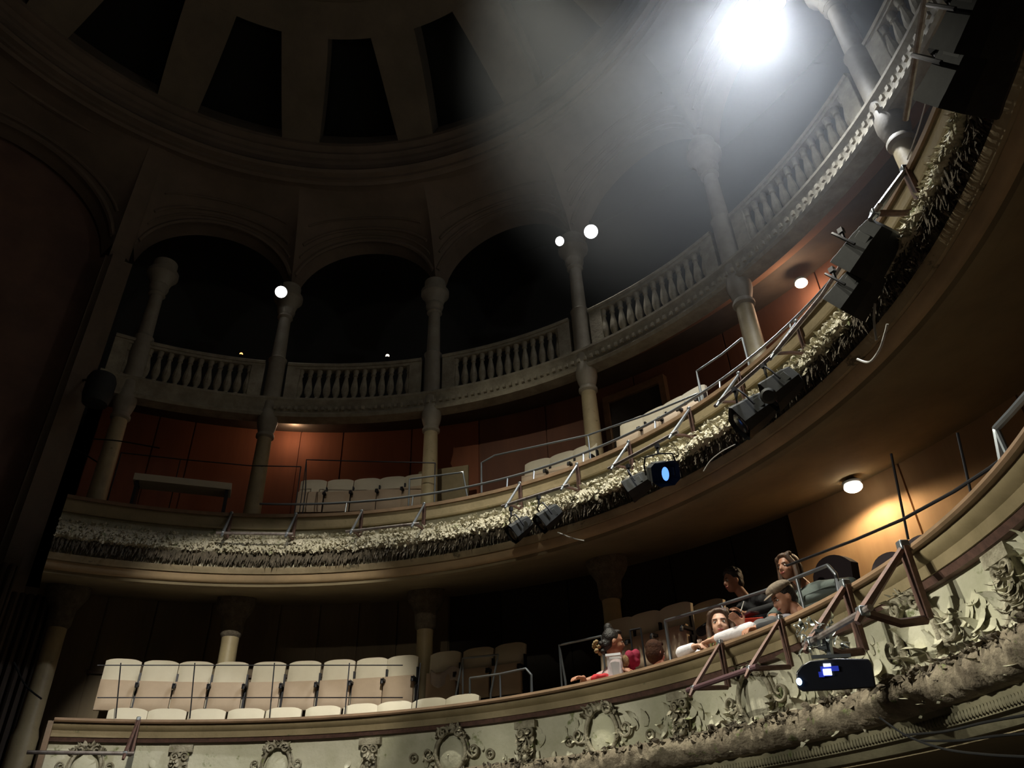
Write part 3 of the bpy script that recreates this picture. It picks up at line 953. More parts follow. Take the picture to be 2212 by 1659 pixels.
# wire guard in front of the lit seats
t = thing('wire_guard', 'thin black wire guard standing in front of the lit cream seats', 'guard rail', P(-20, 5.1, 1.53))
for nm, yy in (('wire', 1437), ('wire', 1507)):
    mb = MB(); mb.tube([hit(x, yy + (0 if x < 500 else 0), 5.1) for x in range(210, 930, 60)], .006, 6); mb.build(nm, BLKMET, t)
for x in (258, 418, 590, 752, 905):
    mb = MB(); mb.tube([hit(x + 3, 1432, 5.1), hit(x - 8, 1552, 5.1)], .007, 6); mb.build('post', BLKMET, t)

# ------------------------------------------------------------------ lantern brackets on the balcony fronts
def bracket(x, y, r, ztop, drop, out, label, m=RUST, s=1.0):
    a = haz(x, y, r)
    Mx, o = frame_at(a, r, ztop)
    t = thing('lantern_bracket', label, 'bracket', o)
    R = Mx.to_3x3()
    dz = .42 if r > 5.2 else .37
    J = Vector((0, out, -dz))
    mb = MB(); mb.box(Mx @ Vector((0, .02, -drop / 2)) + o, (.042 * s, .02 * s, drop), R); mb.build('post', m, t)
    mb = MB(); mb.tube(tl(Mx, o, [(0, .02, 0), J, J + Vector((0, .05, -.06))]), [.013 * s, .019 * s, .012 * s], 6); mb.build('arm', TUBE if r > 5.2 else m, t)
    mb = MB(); mb.tube(tl(Mx, o, [(0, .03, -drop), (0, out * .5, -drop * 1.04), J]), .016 * s, 6); mb.build('strut', m, t)
    for q_ in ((0, .02, .01), J):
        mb = MB(); mb.box(Mx @ Vector(q_) + o, (.036 * s, .036 * s, .036 * s), R); mb.build('clamp', TUBE, t, bevel=.008)
    return Mx @ J + o
bl2 = [(500, 1113, 'dim bracket at the left end of the middle balcony front'), (640, 1112, 'bright-edged bracket left of the pale frieze on the middle balcony'),
       (782, 1110, 'dark slanting bracket below the row of pale seats'), (917, 1101, 'bracket at the foot of the bright column beside the pale seats'),
       (1125, 1060, 'small bracket directly above the first pair of charcoal lanterns'), (1250, 1022, 'pink-brown bracket right of the first pair of charcoal lanterns'),
       (1362, 968, 'bracket just left of the blue-lensed lantern'), (1492, 888, 'bracket right of the blue-lensed lantern'), (1600, 812, 'bracket at the foot of the thick pale column'), (1728, 708, 'dark bracket on the floodlit stretch of rail'),
       (1975, 395, 'big tan bracket between the upper right lanterns')]
ends2 = [bracket(x, y, 5.62, 4.22, .36 if i < 10 else .42, .37, l, s=1.1 if i < 10 else 1.5) for i, (x, y, l) in enumerate(bl2)]
bl1 = [(300, 1553, 'bracket at the far left end of the lower balcony rail'), (1560, 1392, 'bracket under the long-haired woman on the lower rail'), (1690, 1340, 'bracket below the man in the flat cap'),
       (1832, 1265, 'rusty bracket left of the big one, above the projector'), (1962, 1190, 'largest rusty bracket on the lower rail beside the dark chairs')]
ends1 = [bracket(x, y, 4.93, 1.52, .34 if i < 3 else .42, .38, l, s=1.15 if i < 3 else 1.6) for i, (x, y, l) in enumerate(bl1)]
BARM = mat('worn_steel_bar', (.34, .31, .29), .4, .5, col2=(.18, .14, .13), scale=12)
def bar(p, q, label, rr=.02, m=None, ext=.08):
    m = m or BARM
    d = (q - p).normalized()
    mb = MB(); mb.tube([p - d * ext, q + d * ext], rr, 8)
    o = mb.build('lantern_bar', m, None, org=(p + q) / 2)
    tag(o, label, 'bar'); return o
bar(ends2[0], ends2[1], 'horizontal bar between the two leftmost brackets of the middle balcony')
bar(ends2[2], ends2[3], 'pale-topped bar below the row of pale seats')
bar(ends2[4], ends2[5], 'bar carrying the first pair of charcoal lanterns')
bar(ends2[6], ends2[7], 'bar carrying the blue-lensed lantern')
bar(ends2[8], ends2[9], 'bar carrying the unlit black lanterns below the thick column')
b2r = [P(-115.5, 5.25, 3.82), P(-128, 5.25, 3.82)]
bar(ends2[9], b2r[0], 'bar carrying the lower of the two big boxy lanterns')
bar(ends2[10], b2r[0], 'bar carrying the upper of the two big boxy lanterns')
bar(P(-134, 5.25, 3.9), P(-147, 5.25, 3.9), 'bar behind the lanterns in the upper right corner')
bar(P(-7, 4.56, 1.15), ends1[0], 'long wooden-brown bar at the left end of the lower rail', .018)
bar(ends1[1], ends1[2], 'purple-brown bar between the brackets under the people', .02, mat('purple_brown_iron', (.16, .09, .10), .45, .4))
bar(ends1[3], ends1[4], 'brown bar the projector hangs from', .02)

# ------------------------------------------------------------------ stage lanterns
def lantern(px, py, r, size, label, yaw=0.0, pitch=0.0, roll=0.0, lens=None, hang=.22, name='stage_lantern'):
    c = hit(px, py, r)
    a = pol(c)[0]
    Mx, o = frame_at(a, r, c.z)
    t = thing(name, label, 'lantern', c)
    Rl = Mx.to_3x3() @ Matrix.Rotation(yaw, 3, 'Z') @ Matrix.Rotation(pitch, 3, 'X') @ Matrix.Rotation(roll, 3, 'Y')
    def T(p): return Rl @ (Vector(p) * size) + c
    mb = MB()
    # octagonal body along local y (mouth at +y)
    secs = [(-.55, .26, .20), (-.50, .36, .30), (-.15, .44, .36), (.30, .48, .40), (.42, .50, .42), (.50, .50, .42)]
    vs = []
    for (y, hx, hz) in secs:
        ch = .30
        vs += [T((x, y, z)) for (x, z) in ((-hx, -hz * (1 - ch * 1.6)), (-hx * (1 - ch * 1.6), -hz), (hx * (1 - ch * 1.6), -hz), (hx, -hz * (1 - ch * 1.6)), (hx, hz * (1 - ch)), (hx * (1 - ch), hz), (-hx * (1 - ch), hz), (-hx, hz * (1 - ch)))]
    fs = [(8 * i + k, 8 * i + (k + 1) % 8, 8 * i + 8 + (k + 1) % 8, 8 * i + 8 + k) for i in range(len(secs) - 1) for k in range(8)]
    fs.append(tuple(range(7, -1, -1)))
    mb.add(vs, fs)
    mb.build('housing', CASE, t, smooth=25)
    mb = MB(); mb.box(T((0, -.1, .37)), (.44 * size, .5 * size, .05 * size), Rl); mb.box(T((-.42, -.05, .02)), (.05 * size, .42 * size, .3 * size), Rl); mb.build('vent_plate', CASEL, t, bevel=.004)
    mb = MB(); mb.ell(T((0, .44, 0)), ((.13 if lens else .36) * size, .05 * size, (.24 if lens else .32) * size), Rl, 16, 8); mb.build('lens', lens or mat('dark_lens', (.02, .02, .025), .15), t)
    mb = MB()
    yk = [(-.55, 0, 0), (-.57, 0, .35), (-.50, 0, .62), (0, 0, .68), (.50, 0, .62), (.57, 0, .35), (.55, 0, 0)]
    mb.tube([T(p) for p in yk], .022 * size * 1.4, 6); mb.build('yoke', BLKMET, t)
    mb = MB(); top = T((0, 0, .68)); hang = min(hang, .09); mb.tube([top, top + Vector((0, 0, hang))], .014, 6); mb.box(top + Vector((0, 0, hang)), (.04, .04, .045)); mb.build('clamp', BLKMET, t)
    return t
dn = -rad(25)
lantern(1124, 1142, 5.25, .27, 'charcoal lantern on the left of the first pair on the middle balcony', rad(-50), rad(-38), rad(-12), hang=.2)
lantern(1186, 1118, 5.25, .28, 'charcoal lantern on the right of the first pair on the middle balcony', rad(-50), rad(-38), rad(-12), hang=.2)
lantern(1378, 1050, 5.25, .26, 'dark lantern left of the glowing blue lens', rad(-60), rad(-25), hang=.15)
lantern(1428, 1022, 5.25, .30, 'black lantern with the glowing blue lens', rad(62), rad(-30), rad(10), lens=LENSB, hang=.12)
lantern(1628, 895, 5.25, .34, 'black lantern with a grey snout below the thick column', rad(-35), rad(-30), hang=.2)
lantern(1690, 838, 5.28, .30, 'unlit black lantern beside the grey-snouted one', rad(-40), rad(-30), hang=.15)
lantern(1853, 630, 5.25, .33, 'lower of the two big boxy black lanterns on the bright rail', rad(-60), rad(-30), rad(-8), hang=.2)
lantern(1880, 545, 5.28, .37, 'upper of the two big boxy black lanterns on the bright rail', rad(-60), rad(-30), rad(-8), hang=.2)
lantern(2108, 150, 5.30, .40, 'big black lantern in the upper right with pale handle', rad(-60), rad(-25), rad(-5), hang=.1)
lantern(2140, 30, 5.30, .36, 'topmost black lantern cut by the frame', rad(-60), rad(-25), rad(-5), hang=.1)

# pale beige snout tube of the black lantern
mb = MB(); c = hit(1660, 855, 5.12); mb.lathe(c, [(.05, 0), (.07, .05), (.07, .16), (.05, .18)], 14, (ray(1660, 855) * -1).to_track_quat('Z', 'Y').to_matrix())
tag(mb.build('colour_filter_holder', CASEL, None, org=c), 'pale oval snout on the black lantern below the thick column', 'filter holder')

# projector on the lower balcony
c = hit(1802, 1456, 4.6)
view = (CAM - c).normalized()
side = RT
t = thing('projector', 'black projector with blue-white lights hanging in front of the lower balcony', 'projector', c)
ux = (RT - view * RT.dot(view)).normalized(); uz = view.cross(ux) * -1
if uz.z < 0: uz = -uz
Rp = Matrix((ux, -view, uz)).transposed()
Rp = Rp @ Matrix.Rotation(rad(-2), 3, 'Y')
def T(p): return Rp @ Vector(p) + c
mb = MB()
out = [(-.215, -.07), (-.21, .015), (-.17, .055), (-.12, .078), (.02, .085), (.20, .075), (.215, .05), (.21, -.08), (.0, -.088), (-.19, -.09)]
vs = [T((x, y, z)) for y in (-.14, .16) for (x, z) in out]
n = len(out)
mb.add(vs, [tuple(range(n)), tuple(range(2 * n - 1, n - 1, -1))] + [(k, (k + 1) % n, n + (k + 1) % n, n + k) for k in range(n)])
mb.build('housing', mat('gloss_black', (.012, .013, .018), .25), t, smooth=30, bevel=.008)
mb = MB(); mb.ell(T((-.2, -.145, -.035)), (.016, .01, .02), Rp); mb.build('projection_lens', emit('blue_white', (.35, .6, 1.0), 9), t)
mb = MB(); mb.box(T((-.035, -.146, .012)), (.045, .008, .034), Rp); mb.box(T((-.03, -.146, .05)), (.04, .008, .016), Rp); mb.build('status_display', emit('display_white', (.75, .85, 1.0), 7), t)
mb = MB(); mb.box(T((-.02, -.1435, .03)), (.10, .006, .028), Rp); mb.box(T((-.07, -.1435, .0)), (.03, .007, .03), Rp); mb.box(T((-.045, -.1435, -.004)), (.06, .006, .012), Rp); mb.build('control_panel', emit('panel_blue', (.015, .03, .35), .6), t)
mb = MB(); mb.tube([T((0, 0, .07)), T((0, 0, .16)), T((.02, .03, .27))], .02, 8); mb.box(T((0, 0, .1)), (.22, .16, .02), Rp)
mb.box(T((-.04, 0, .2)), (.05, .05, .12), Rp); mb.build('mount', TUBE, t)
# crumpled foil and clamp above the projector
mb = MB()
for i in range(40):
    q = c + ux * random.uniform(-.16, .10) + Vector((0, 0, random.uniform(.15, .32))) + view * random.uniform(-.05, .1)
    mb.leaf(q, Vector((random.uniform(-1, 1), random.uniform(-1, 1), random.uniform(-1, 1))), Vector((0, .3, 1)), random.uniform(.03, .08), random.uniform(.02, .035), random.uniform(-1, 1))
o = mb.build('foil_wrap', mat('crumpled_foil', (.45, .47, .42), .25, .9), None, org=c + Vector((0, 0, .24)), smooth=60)
tag(o, 'shiny crumpled foil and clamp stuck above the projector', 'foil')

# ------------------------------------------------------------------ lamps in view
def flood(c, size, label, m=WHITE_E, face=None, hood=True):
    t = thing('flood_lamp', label, 'lamp', c)
    d = ((face or CAM) - c).normalized()
    R = d.to_track_quat('Z', 'Y').to_matrix()
    mb = MB(); mb.lathe(c, [(size * .3, -size * 1.1), (size * .9, -size * .6), (size * 1.08, -size * .1), (size * 1.08, .0), (size * 1.0, .0), (size * .95, -size * .1)], 20, R); mb.build('reflector', CASE, t)
    mb = MB(); mb.ell(c - d * size * .05, (size, size, size * .35), R, 20, 10); mb.build('lens', m, t)
    mb = MB(); mb.tube([c - d * size + Vector((0, 0, 0)), c - d * size * 1.1 + Vector((0, 0, size * 2.2))], .012, 6); mb.build('bracket', BLKMET, t)
    return t
flood(LAMP_A, .115, 'blinding white floodlight at the top edge of the picture', emit('lamp_blinding', (.97, .98, 1), 14))
flood(LAMP_B + (CAM - LAMP_B).normalized() * .25, .115, 'bright white floodlight left of the gallery corner column', emit('lamp_bright', (1, .97, .98), 12))
flood(LAMP_C + (CAM - LAMP_C).normalized() * .3, .105, 'round white lamp high on the column left of the middle arch', WHITE_E)
flood(hit(1636, 106, 6.45), .085, 'small oval white lamp just below the blinding floodlight', WHITE_E, face=P(-60, 1, 5))
flood(hit(1209, 521, 6.5), .08, 'small white lamp left of the bright floodlight', WHITE_E, face=P(-60, 1, 5))
def bulb(c, size, label, m, soff=True, flat=.6):
    t = thing('ceiling_lamp', label, 'lamp', c)
    mb = MB(); mb.ell(c, (size, size, size * flat), None, 18, 10); mb.build('globe', m, t)
    mb = MB(); mb.lathe(c + Vector((0, 0, size * flat * .6)), [(size * .9, 0), (size * 1.05, .02), (size * .6, .06)], 18); mb.build('fitting', TUBE, t)
    return t
L1 = hit(1843, 1052, 7.4); L2 = hit(1731, 612, 7.8); L3 = hit(638, 905, 7.7)
bulb(L1, .10, 'glowing lamp under the middle balcony over the tan wall', WARM_E)
bulb(L2, .085, 'warm lamp on the brown underside of the gallery', WARM_E)
bulb(L3, .065, 'white lamp on the gallery underside over the wall lit red', WHITE_E)
spot('lamp_light', L1 + Vector((0, 0, -.10)), P(pol(L1)[0] - 1, 7.6, 1.0), 52, 165, .4, (1, .72, .42), .05)
point('lamp_light', L2 + Vector((0, 0, -.12)), 13, (1, .62, .38), .05)
point('lamp_light', L3 + Vector((0, 0, -.22)), 7, (1, .66, .42), .04)
for (x, y, s_, m, l) in ((521, 765, .030, ORANGE_E, 'tiny orange lamp glowing above the left balustrade'), (837, 769, .034, WARM_E, 'small white lamp standing above the middle balustrade')):
    c = hit(x, y, 7.3)
    t = thing('small_lamp', l, 'lamp', c)
    mb = MB(); mb.ell(c, (s_, s_, s_)); mb.build('bulb', m, t)
    mb = MB(); mb.tube([c - Vector((0, 0, s_ * .9)), Vector((c.x, c.y, 6.95))], .012, 6); mb.lathe(c - Vector((0, 0, s_ * 1.3)), [(.02, 0), (.035, .02)], 10); mb.build('stand', BLKMET, t)

# hanging black loudspeaker at the pier
c = hit(214, 842, 6.15)
t = thing('loudspeaker', 'rounded black loudspeaker hanging on the dark pier at left', 'loudspeaker', c)
mb = MB(); mb.lathe(c, [(.10, -.27), (.17, -.24), (.20, -.1), (.20, .15), (.17, .24), (.12, .27)], 18); mb.build('cabinet', CASE, t)
mb = MB(); mb.tube([c + Vector((0, 0, .2)), P(1.2, 6.8, c.z + .45)], .02, 6); mb.build('bracket', BLKMET, t)

# ------------------------------------------------------------------ cables
def cable(pts, label, rr=.008, m=CABLE):
    # smooth through points
    out = []
    n = len(pts)
    for i in range(n - 1):
        p0 = pts[max(i - 1, 0)]; p1 = pts[i]; p2 = pts[i + 1]; p3 = pts[min(i + 2, n - 1)]
        for k in range(6):
            t_ = k / 6
            out.append(.5 * ((2 * p1) + (p2 - p0) * t_ + (2 * p0 - 5 * p1 + 4 * p2 - p3) * t_ ** 2 + (3 * p1 - p0 - 3 * p2 + p3) * t_ ** 3))
    out.append(pts[-1])
    mb = MB(); mb.tube(out, rr, 6)
    return tag(mb.build('cable', m, None, org=pts[0]), label, 'cable')
cable([hit(x, y, 5.5) for x, y in [(1205, 1150), (1235, 1162), (1262, 1168)]], 'pale cable trailing right of the first lantern pair', .007)
cable([hit(x, y, 5.3) for x, y in [(1890, 655), (1888, 690), (1893, 735)]], 'pale cable dangling below the big boxy lanterns', .009)
cable([hit(x, y, 5.25) for x, y in [(1852, 776), (1878, 782), (1900, 755), (1912, 720), (1917, 700)]], 'white hooked cable hanging in a loop under the bright frieze', .009)
cable([hit(x, y, 5.25) for x, y in [(1520, 1018), (1535, 995), (1560, 975), (1588, 960)]], 'thin pale cable hanging right of the blue-lensed lantern', .006)
cable([hit(x, y, 4.7) for x, y in [(1900, 1550), (1960, 1590), (2040, 1618), (2130, 1630), (2215, 1635)]], 'dark cable sagging under the lower balcony, upper of three', .006, CABLEK)
cable([hit(x, y, 4.72) for x, y in [(1950, 1588), (2040, 1580), (2130, 1560), (2215, 1545)]], 'dark cable curving up to the right under the lower balcony', .006, CABLEK)
cable([hit(x, y, 4.74) for x, y in [(1990, 1600), (2070, 1600), (2150, 1590), (2215, 1585)]], 'dark cable under the lower balcony, between the other two', .006, CABLEK)
cable([hit(x, y, 6.9) for x, y in [(128, 965), (165, 972), (205, 995), (238, 1018)]], 'dark cable curving across the pier beside the left column', .012, CABLEK)
cable([hit(x, y, 6.0) for x, y in [(200, 948), (260, 953), (345, 968)]], 'short dark cable at the left end of the middle balcony', .010, CABLEK)
cable([hit(x, y, 6.12) for x, y in [(30, 1430), (55, 1480), (90, 1510)]], 'dark cable drooping at the far left near the drapes', .010, CABLEK)
cable([hit(x, y, 5.9) for x, y in [(2052, 0), (1995, 240), (1960, 345)]], 'thin wire falling beside the hazy right column', .005)

# ledge/table at the left end of the middle balcony
q0 = hit(290, 1042, 6.2); q1 = hit(500, 1056, 6.2)
t = thing('shelf_table', 'pale narrow table top at the dim left end of the middle balcony', 'table', (q0 + q1) / 2)
d = (q1 - q0); R = Matrix.Rotation(math.atan2(d.y, d.x), 3, 'Z')
mb = MB(); mb.box((q0 + q1) / 2, (d.length, .30, .10), R); mb.build('table_top', mat('pale_laminate', (.55, .50, .38), .5), t)
for q in (q0.lerp(q1, .04), q0.lerp(q1, .96)):
    mb = MB(); mb.box(Vector((q.x, q.y, (q.z + 3.56) / 2)), (.04, .25, q.z - 3.56), R); mb.build('leg', BLKMET, t)
# wooden screen behind the seats right of the bright column
q0 = hit(905, 1020, 7.3); q1 = hit(1012, 1012, 7.3)
d = (q1 - q0)
mb = MB(); mb.box((q0 + q1) / 2 - Vector((0, 0, .32)), (d.length, .04, .7), Matrix.Rotation(math.atan2(d.y, d.x), 3, 'Z'))
tag(mb.build('wooden_screen', BOARD, None, org=(q0 + q1) / 2, bevel=.006), 'low wooden screen behind the bright column beside the pale seats', 'screen')

# ------------------------------------------------------------------ people
SKIN = mat('skin', (.62, .36, .25), .5, spec=.4)
SKIN_D = mat('tanned_skin', (.36, .17, .10), .5, spec=.4)
SKIN_W = mat('warm_skin', (.48, .24, .15), .5, spec=.4)
HAIR_B = mat('brown_hair', (.055, .03, .018), .5, col2=(.11, .06, .035), scale=30, bump=.5, bscale=60, streak=True)
HAIR_K = mat('black_hair', (.014, .011, .010), .45, bump=.5, bscale=80)
HAIR_R = mat('auburn_hair', (.055, .022, .010), .85, spec=.15, col2=(.03, .013, .007), scale=30, bump=.4, bscale=60)
LIP = mat('lips', (.45, .13, .11), .5)
EYEW = mat('eye_white', (.7, .68, .62), .3)
IRIS = mat('iris', (.02, .015, .012), .3)
def remesh(o, vox, sm=4):
    m_ = o.modifiers.new('remesh', 'REMESH'); m_.mode = 'VOXEL'; m_.voxel_size = vox; m_.use_smooth_shade = True
    s_ = o.modifiers.new('smooth', 'SMOOTH'); s_.factor = .5; s_.iterations = sm

def hand(mb, wr, d, up, s=1.0, curl=.5, sg=1):
    """wr wrist, d towards the fingers, up = back of the hand"""
    d = Vector(d).normalized(); up = Vector(up); up = (up - d * up.dot(d)).normalized(); sd = d.cross(up) * sg
    R = Matrix((sd, d, up)).transposed()
    mb.ell(wr + d * .045 * s, (.038 * s, .052 * s, .015 * s), R, 12, 8)
    for k, (off, L) in enumerate(((.029, .066), (.010, .075), (-.010, .070), (-.028, .054))):
        b = wr + d * .085 * s + sd * off * s
        c1 = curl * .8; c2 = curl * 1.9
        p1 = b + (d * math.cos(c1) - up * math.sin(c1)) * L * .5 * s
        p2 = p1 + (d * math.cos(c2) - up * math.sin(c2)) * L * .5 * s
        mb.cap(b, p1, .0095 * s, .0085 * s, 8); mb.cap(p1, p2, .0085 * s, .007 * s, 8)
    b = wr + d * .025 * s + sd * .030 * s
    p1 = b + (d * .6 + sd * .8 - up * .25).normalized() * .038 * s
    p2 = p1 + (d * .9 + sd * .3 - up * .3).normalized() * .030 * s
    mb.cap(b, p1, .012 * s, .010 * s, 8); mb.cap(p1, p2, .010 * s, .008 * s, 8)

def person(label, hip, body_az, head_az, head_tilt, head_pos, shirt, skin, hair, arms, s=1.0, hairstyle='short', sleeve=1.0, neckline=None, head_roll=0.0):
    """hip, head_pos, arms in world space. arms: list of (elbow, wrist, hand dir, hand up) for left then right side"""
    hip = Vector(hip); head_pos = Vector(head_pos)
    t = thing('person', label, 'person', hip)
    f = Vector((math.cos(rad(body_az)), math.sin(rad(body_az)), 0)); sd = Vector((f.y, -f.x, 0))  # sd = person's right
    Rz = Matrix.Rotation(rad(head_az) - pi / 2, 3, 'Z') @ Matrix.Rotation(rad(-head_tilt), 3, 'X') @ Matrix.Rotation(rad(head_roll), 3, 'Y')
    def H(p): return Rz @ (Vector(p) * s) + head_pos
    neckb = H((0, -.02, -.09)); 
    chest = head_pos + Vector((0, 0, -.30 * s)) * 1.0 - f * .02
    chest = Vector((hip.x * .25 + head_pos.x * .75, hip.y * .25 + head_pos.y * .75, head_pos.z - .34 * s)) - f * .03
    shc = Vector((chest.x, chest.y, head_pos.z - .235 * s))
    shs = [shc - sd * .165 * s, shc + sd * .165 * s]
    b = MB()
    # head
    b.ell(H((0, -.012, .025)), (.074 * s, .093 * s, .092 * s), Rz, 18, 12)
    b.ell(H((0, .030, -.030)), (.060 * s, .062 * s, .078 * s), Rz, 18, 12)
    b.ell(H((0, .052, -.082)), (.030 * s, .030 * s, .026 * s), Rz)
    b.ell(H((0, .062, .028)), (.052 * s, .024 * s, .022 * s), Rz)
    for q in (-1, 1):
        b.ell(H((q * .034, .060, -.030)), (.022 * s, .022 * s, .024 * s), Rz)
        b.ell(H((q * .077, -.005, -.008)), (.010 * s, .020 * s, .030 * s), Rz)
    b.cap(H((0, .082, .012)), H((0, .100, -.022)), .009 * s, .013 * s, 8)
    b.ell(H((0, .092, -.027)), (.018 * s, .012 * s, .009 * s), Rz)
    b.cap(H((-.018, .080, -.054)), H((.018, .080, -.054)), .009 * s, .009 * s, 8)
    b.cap(H((0, -.025, -.06)), shc + Vector((0, 0, .03)), .050 * s, .058 * s, 14)
    # trunk
    b.ell(shc - Vector((0, 0, .035 * s)), (.15 * s, .075 * s, .05 * s), Matrix((sd, f, Vector((0, 0, 1)))).transposed(), 16, 10)
    Rb = Matrix((sd, f, (shc - hip).normalized())).transposed()
    b.cap(hip + Vector((0, 0, .08)), chest, .115 * s, .125 * s, 16)
    b.ell(hip + Vector((0, 0, .05)), (.17 * s, .12 * s, .12 * s), Rb, 16, 10)
    cl = MB()
    cl.ell(shc - Vector((0, 0, .05 * s)), (.175 * s, .098 * s, .062 * s), Matrix((sd, f, Vector((0, 0, 1)))).transposed(), 16, 10)
    cl.cap(hip + Vector((0, 0, .06)), chest, .150 * s, .155 * s, 18)
    cl.ell(hip + Vector((0, 0, .04)), (.19 * s, .15 * s, .14 * s), Rb, 16, 10)
    cl.cap(shs[0].lerp(shc, .2), shs[1].lerp(shc, .2), .072 * s, .072 * s, 14)
    for i, (el, wr, hd, hu) in enumerate(arms):
        el = Vector(el); wr = Vector(wr)
        b.cap(shs[i], el, .048 * s, .037 * s, 12); b.cap(el, wr, .038 * s, .025 * s, 12)
        hand(b, wr, hd, hu, s, .5, 1 if i == 0 else -1)
        if sleeve >= 1:
            cl.cap(shs[i], el, .062 * s, .05 * s, 12); cl.cap(el, el.lerp(wr, .9), .05 * s, .036 * s, 12)
        else:
            cl.cap(shs[i], shs[i].lerp(el, sleeve), .062 * s, .056 * s, 12)
    tr = MB()
    for q in (-1, 1):
        k = hip + sd * q * .09 * s + f * .27 * s + Vector((0, 0, .04))
        ft = k - Vector((0, 0, .38 * s)) - f * .12
        b.cap(hip + sd * q * .09 * s, k, .075 * s, .055 * s, 12); b.cap(k, ft, .052 * s, .038 * s, 12); b.cap(ft, ft + f * .14 * s, .036 * s, .03 * s, 10)
        tr.cap(hip + sd * q * .09 * s, k, .092 * s, .068 * s, 12); tr.cap(k, ft + Vector((0, 0, .06)), .066 * s, .055 * s, 12)
    tr.ell(hip, (.185 * s, .14 * s, .11 * s), Rb, 16, 10)
    o = b.build('body', skin, t); remesh(o, .0075 * s)
    o = cl.build('shirt', shirt, t); remesh(o, .014 * s, 6)
    o = tr.build('trousers', mat('dark_trousers', (.03, .03, .04), .9) if 'dark_trousers' not in bpy.data.materials else bpy.data.materials['dark_trousers'], t); remesh(o, .02 * s, 4)
    for q in (-1, 1):
        e = MB(); e.ell(H((q * .030, .073, .006)), (.0135 * s, .009 * s, .0075 * s), Rz, 10, 6); eo = e.build('eye', EYEW, t)
        e = MB(); e.ell(H((q * .030, .0805, .006)), (.006 * s, .0035 * s, .0062 * s), Rz, 8, 6); e.build('iris', IRIS, eo)
        e = MB(); e.cap(H((q * .016, .086, .026)), H((q * .044, .076, .028)), .0038 * s, .003 * s, 6); e.build('eyebrow', hair, t)
    e = MB(); e.ell(H((0, .0885, -.054)), (.022 * s, .007 * s, .0085 * s), Rz, 12, 6); e.build('lips', LIP, t)
    h = MB()
    if hairstyle in ('short', 'long', 'bun', 'curly', 'child'):
        h.ell(H((0, -.030, .040)), (.086 * s, .092 * s, .092 * s), Rz, 18, 12)
        h.ell(H((0, .030, .100)), (.060 * s, .045 * s, .026 * s), Rz, 14, 8)
        if hairstyle == 'child': h.ell(H((0, -.018, .0)), (.088 * s, .102 * s, .125 * s), Rz, 18, 12)
        h.ell(H((0, -.055, -.02)), (.072 * s, .055 * s, .07 * s), Rz, 14, 8)
    if hairstyle == 'long':
        for q in (-1, 1):
            h.cap(H((q * .055, .045, .085)), H((q * .088, .015, .00)), .024 * s, .022 * s, 10)
            h.cap(H((q * .088, .015, .00)), H((q * .092, .02, -.10)), .024 * s, .026 * s, 10)
            h.cap(H((q * .092, .02, -.10)), H((q * .085, .035, -.20)), .026 * s, .018 * s, 10)
        h.cap(H((0, -.06, .0)), H((0, -.07, -.20)), .08 * s, .06 * s, 12)
        h.cap(H((-.06, .02, .105)), H((.07, .04, .075)), .026 * s, .02 * s, 8)
    if hairstyle == 'bun':
        h.ell(H((0, -.06, .135)), (.045 * s, .045 * s, .05 * s), Rz)
        for q in range(14):
            h.ell(H((random.uniform(-.06, .06), -.10 + random.uniform(-.04, .03), -.07 + random.uniform(-.05, .05))), (.028 * s,) * 3, None, 8, 6)
    if hairstyle == 'curly':
        for q in range(40):
            an = random.uniform(0, 2 * pi); el_ = random.uniform(.1, 1.4)
            h.ell(H((.078 * math.cos(an) * math.cos(el_), -.02 + .085 * math.sin(an) * math.cos(el_), .06 + .08 * math.sin(el_))), (.02 * s,) * 3, None, 7, 5)
    if h.v:
        o = h.build('hair', hair, t); remesh(o, .009 * s, 2)
    return t, H, Rz

def M_(n, c, **k): return mat(n, c, .85, bump=.3, bscale=25, **k)
# woman with long hair, arms folded on the rail
hp = hit(1557, 1352, 5.28)
a = pol(hp)[0]
hip = P(a - 2, 5.62, 1.30)
eL = P(a + 3.2, 5.2, 1.60); eR = P(a - 6.6, 5.16, 1.62)
# person's left side is towards smaller angle... both forearms lie on the rail cap
w1 = P(a - 1.4, 5.02, 1.60); w2 = P(a - .6, 4.99, 1.59)
az = 118
t, H, Rz = person('long-haired woman in white leaning on the lower rail and facing out', hip, 95, 126, -4, hp + Vector((0, 0, .0)), M_('white_knit', (.80, .78, .82)), SKIN, HAIR_B,
       [(P(a - 5.6, 5.10, 1.61), P(a - 1.8, 5.00, 1.60), P(a + 2, 4.98, 1.58) - P(a - 1.8, 5.0, 1.6), (0, 0, 1)), (P(a + 3.6, 5.08, 1.60), P(a + .9, 4.99, 1.59), P(a - 2, 4.97, 1.58) - P(a + .6, 5.0, 1.6), (0, 0, 1))], 1.18, 'long')
mb = MB(); pts = []
for i in range(17):
    an = 2 * pi * i / 16; pts.append(hp + Vector((.085 * math.cos(an), .08 * math.sin(an), -.185 + .02 * math.sin(an * 2))))
mb.tube(pts, .032, 8, cap=False); mb.build('green_scarf', M_('green_scarf', (.06, .12, .03)), t)
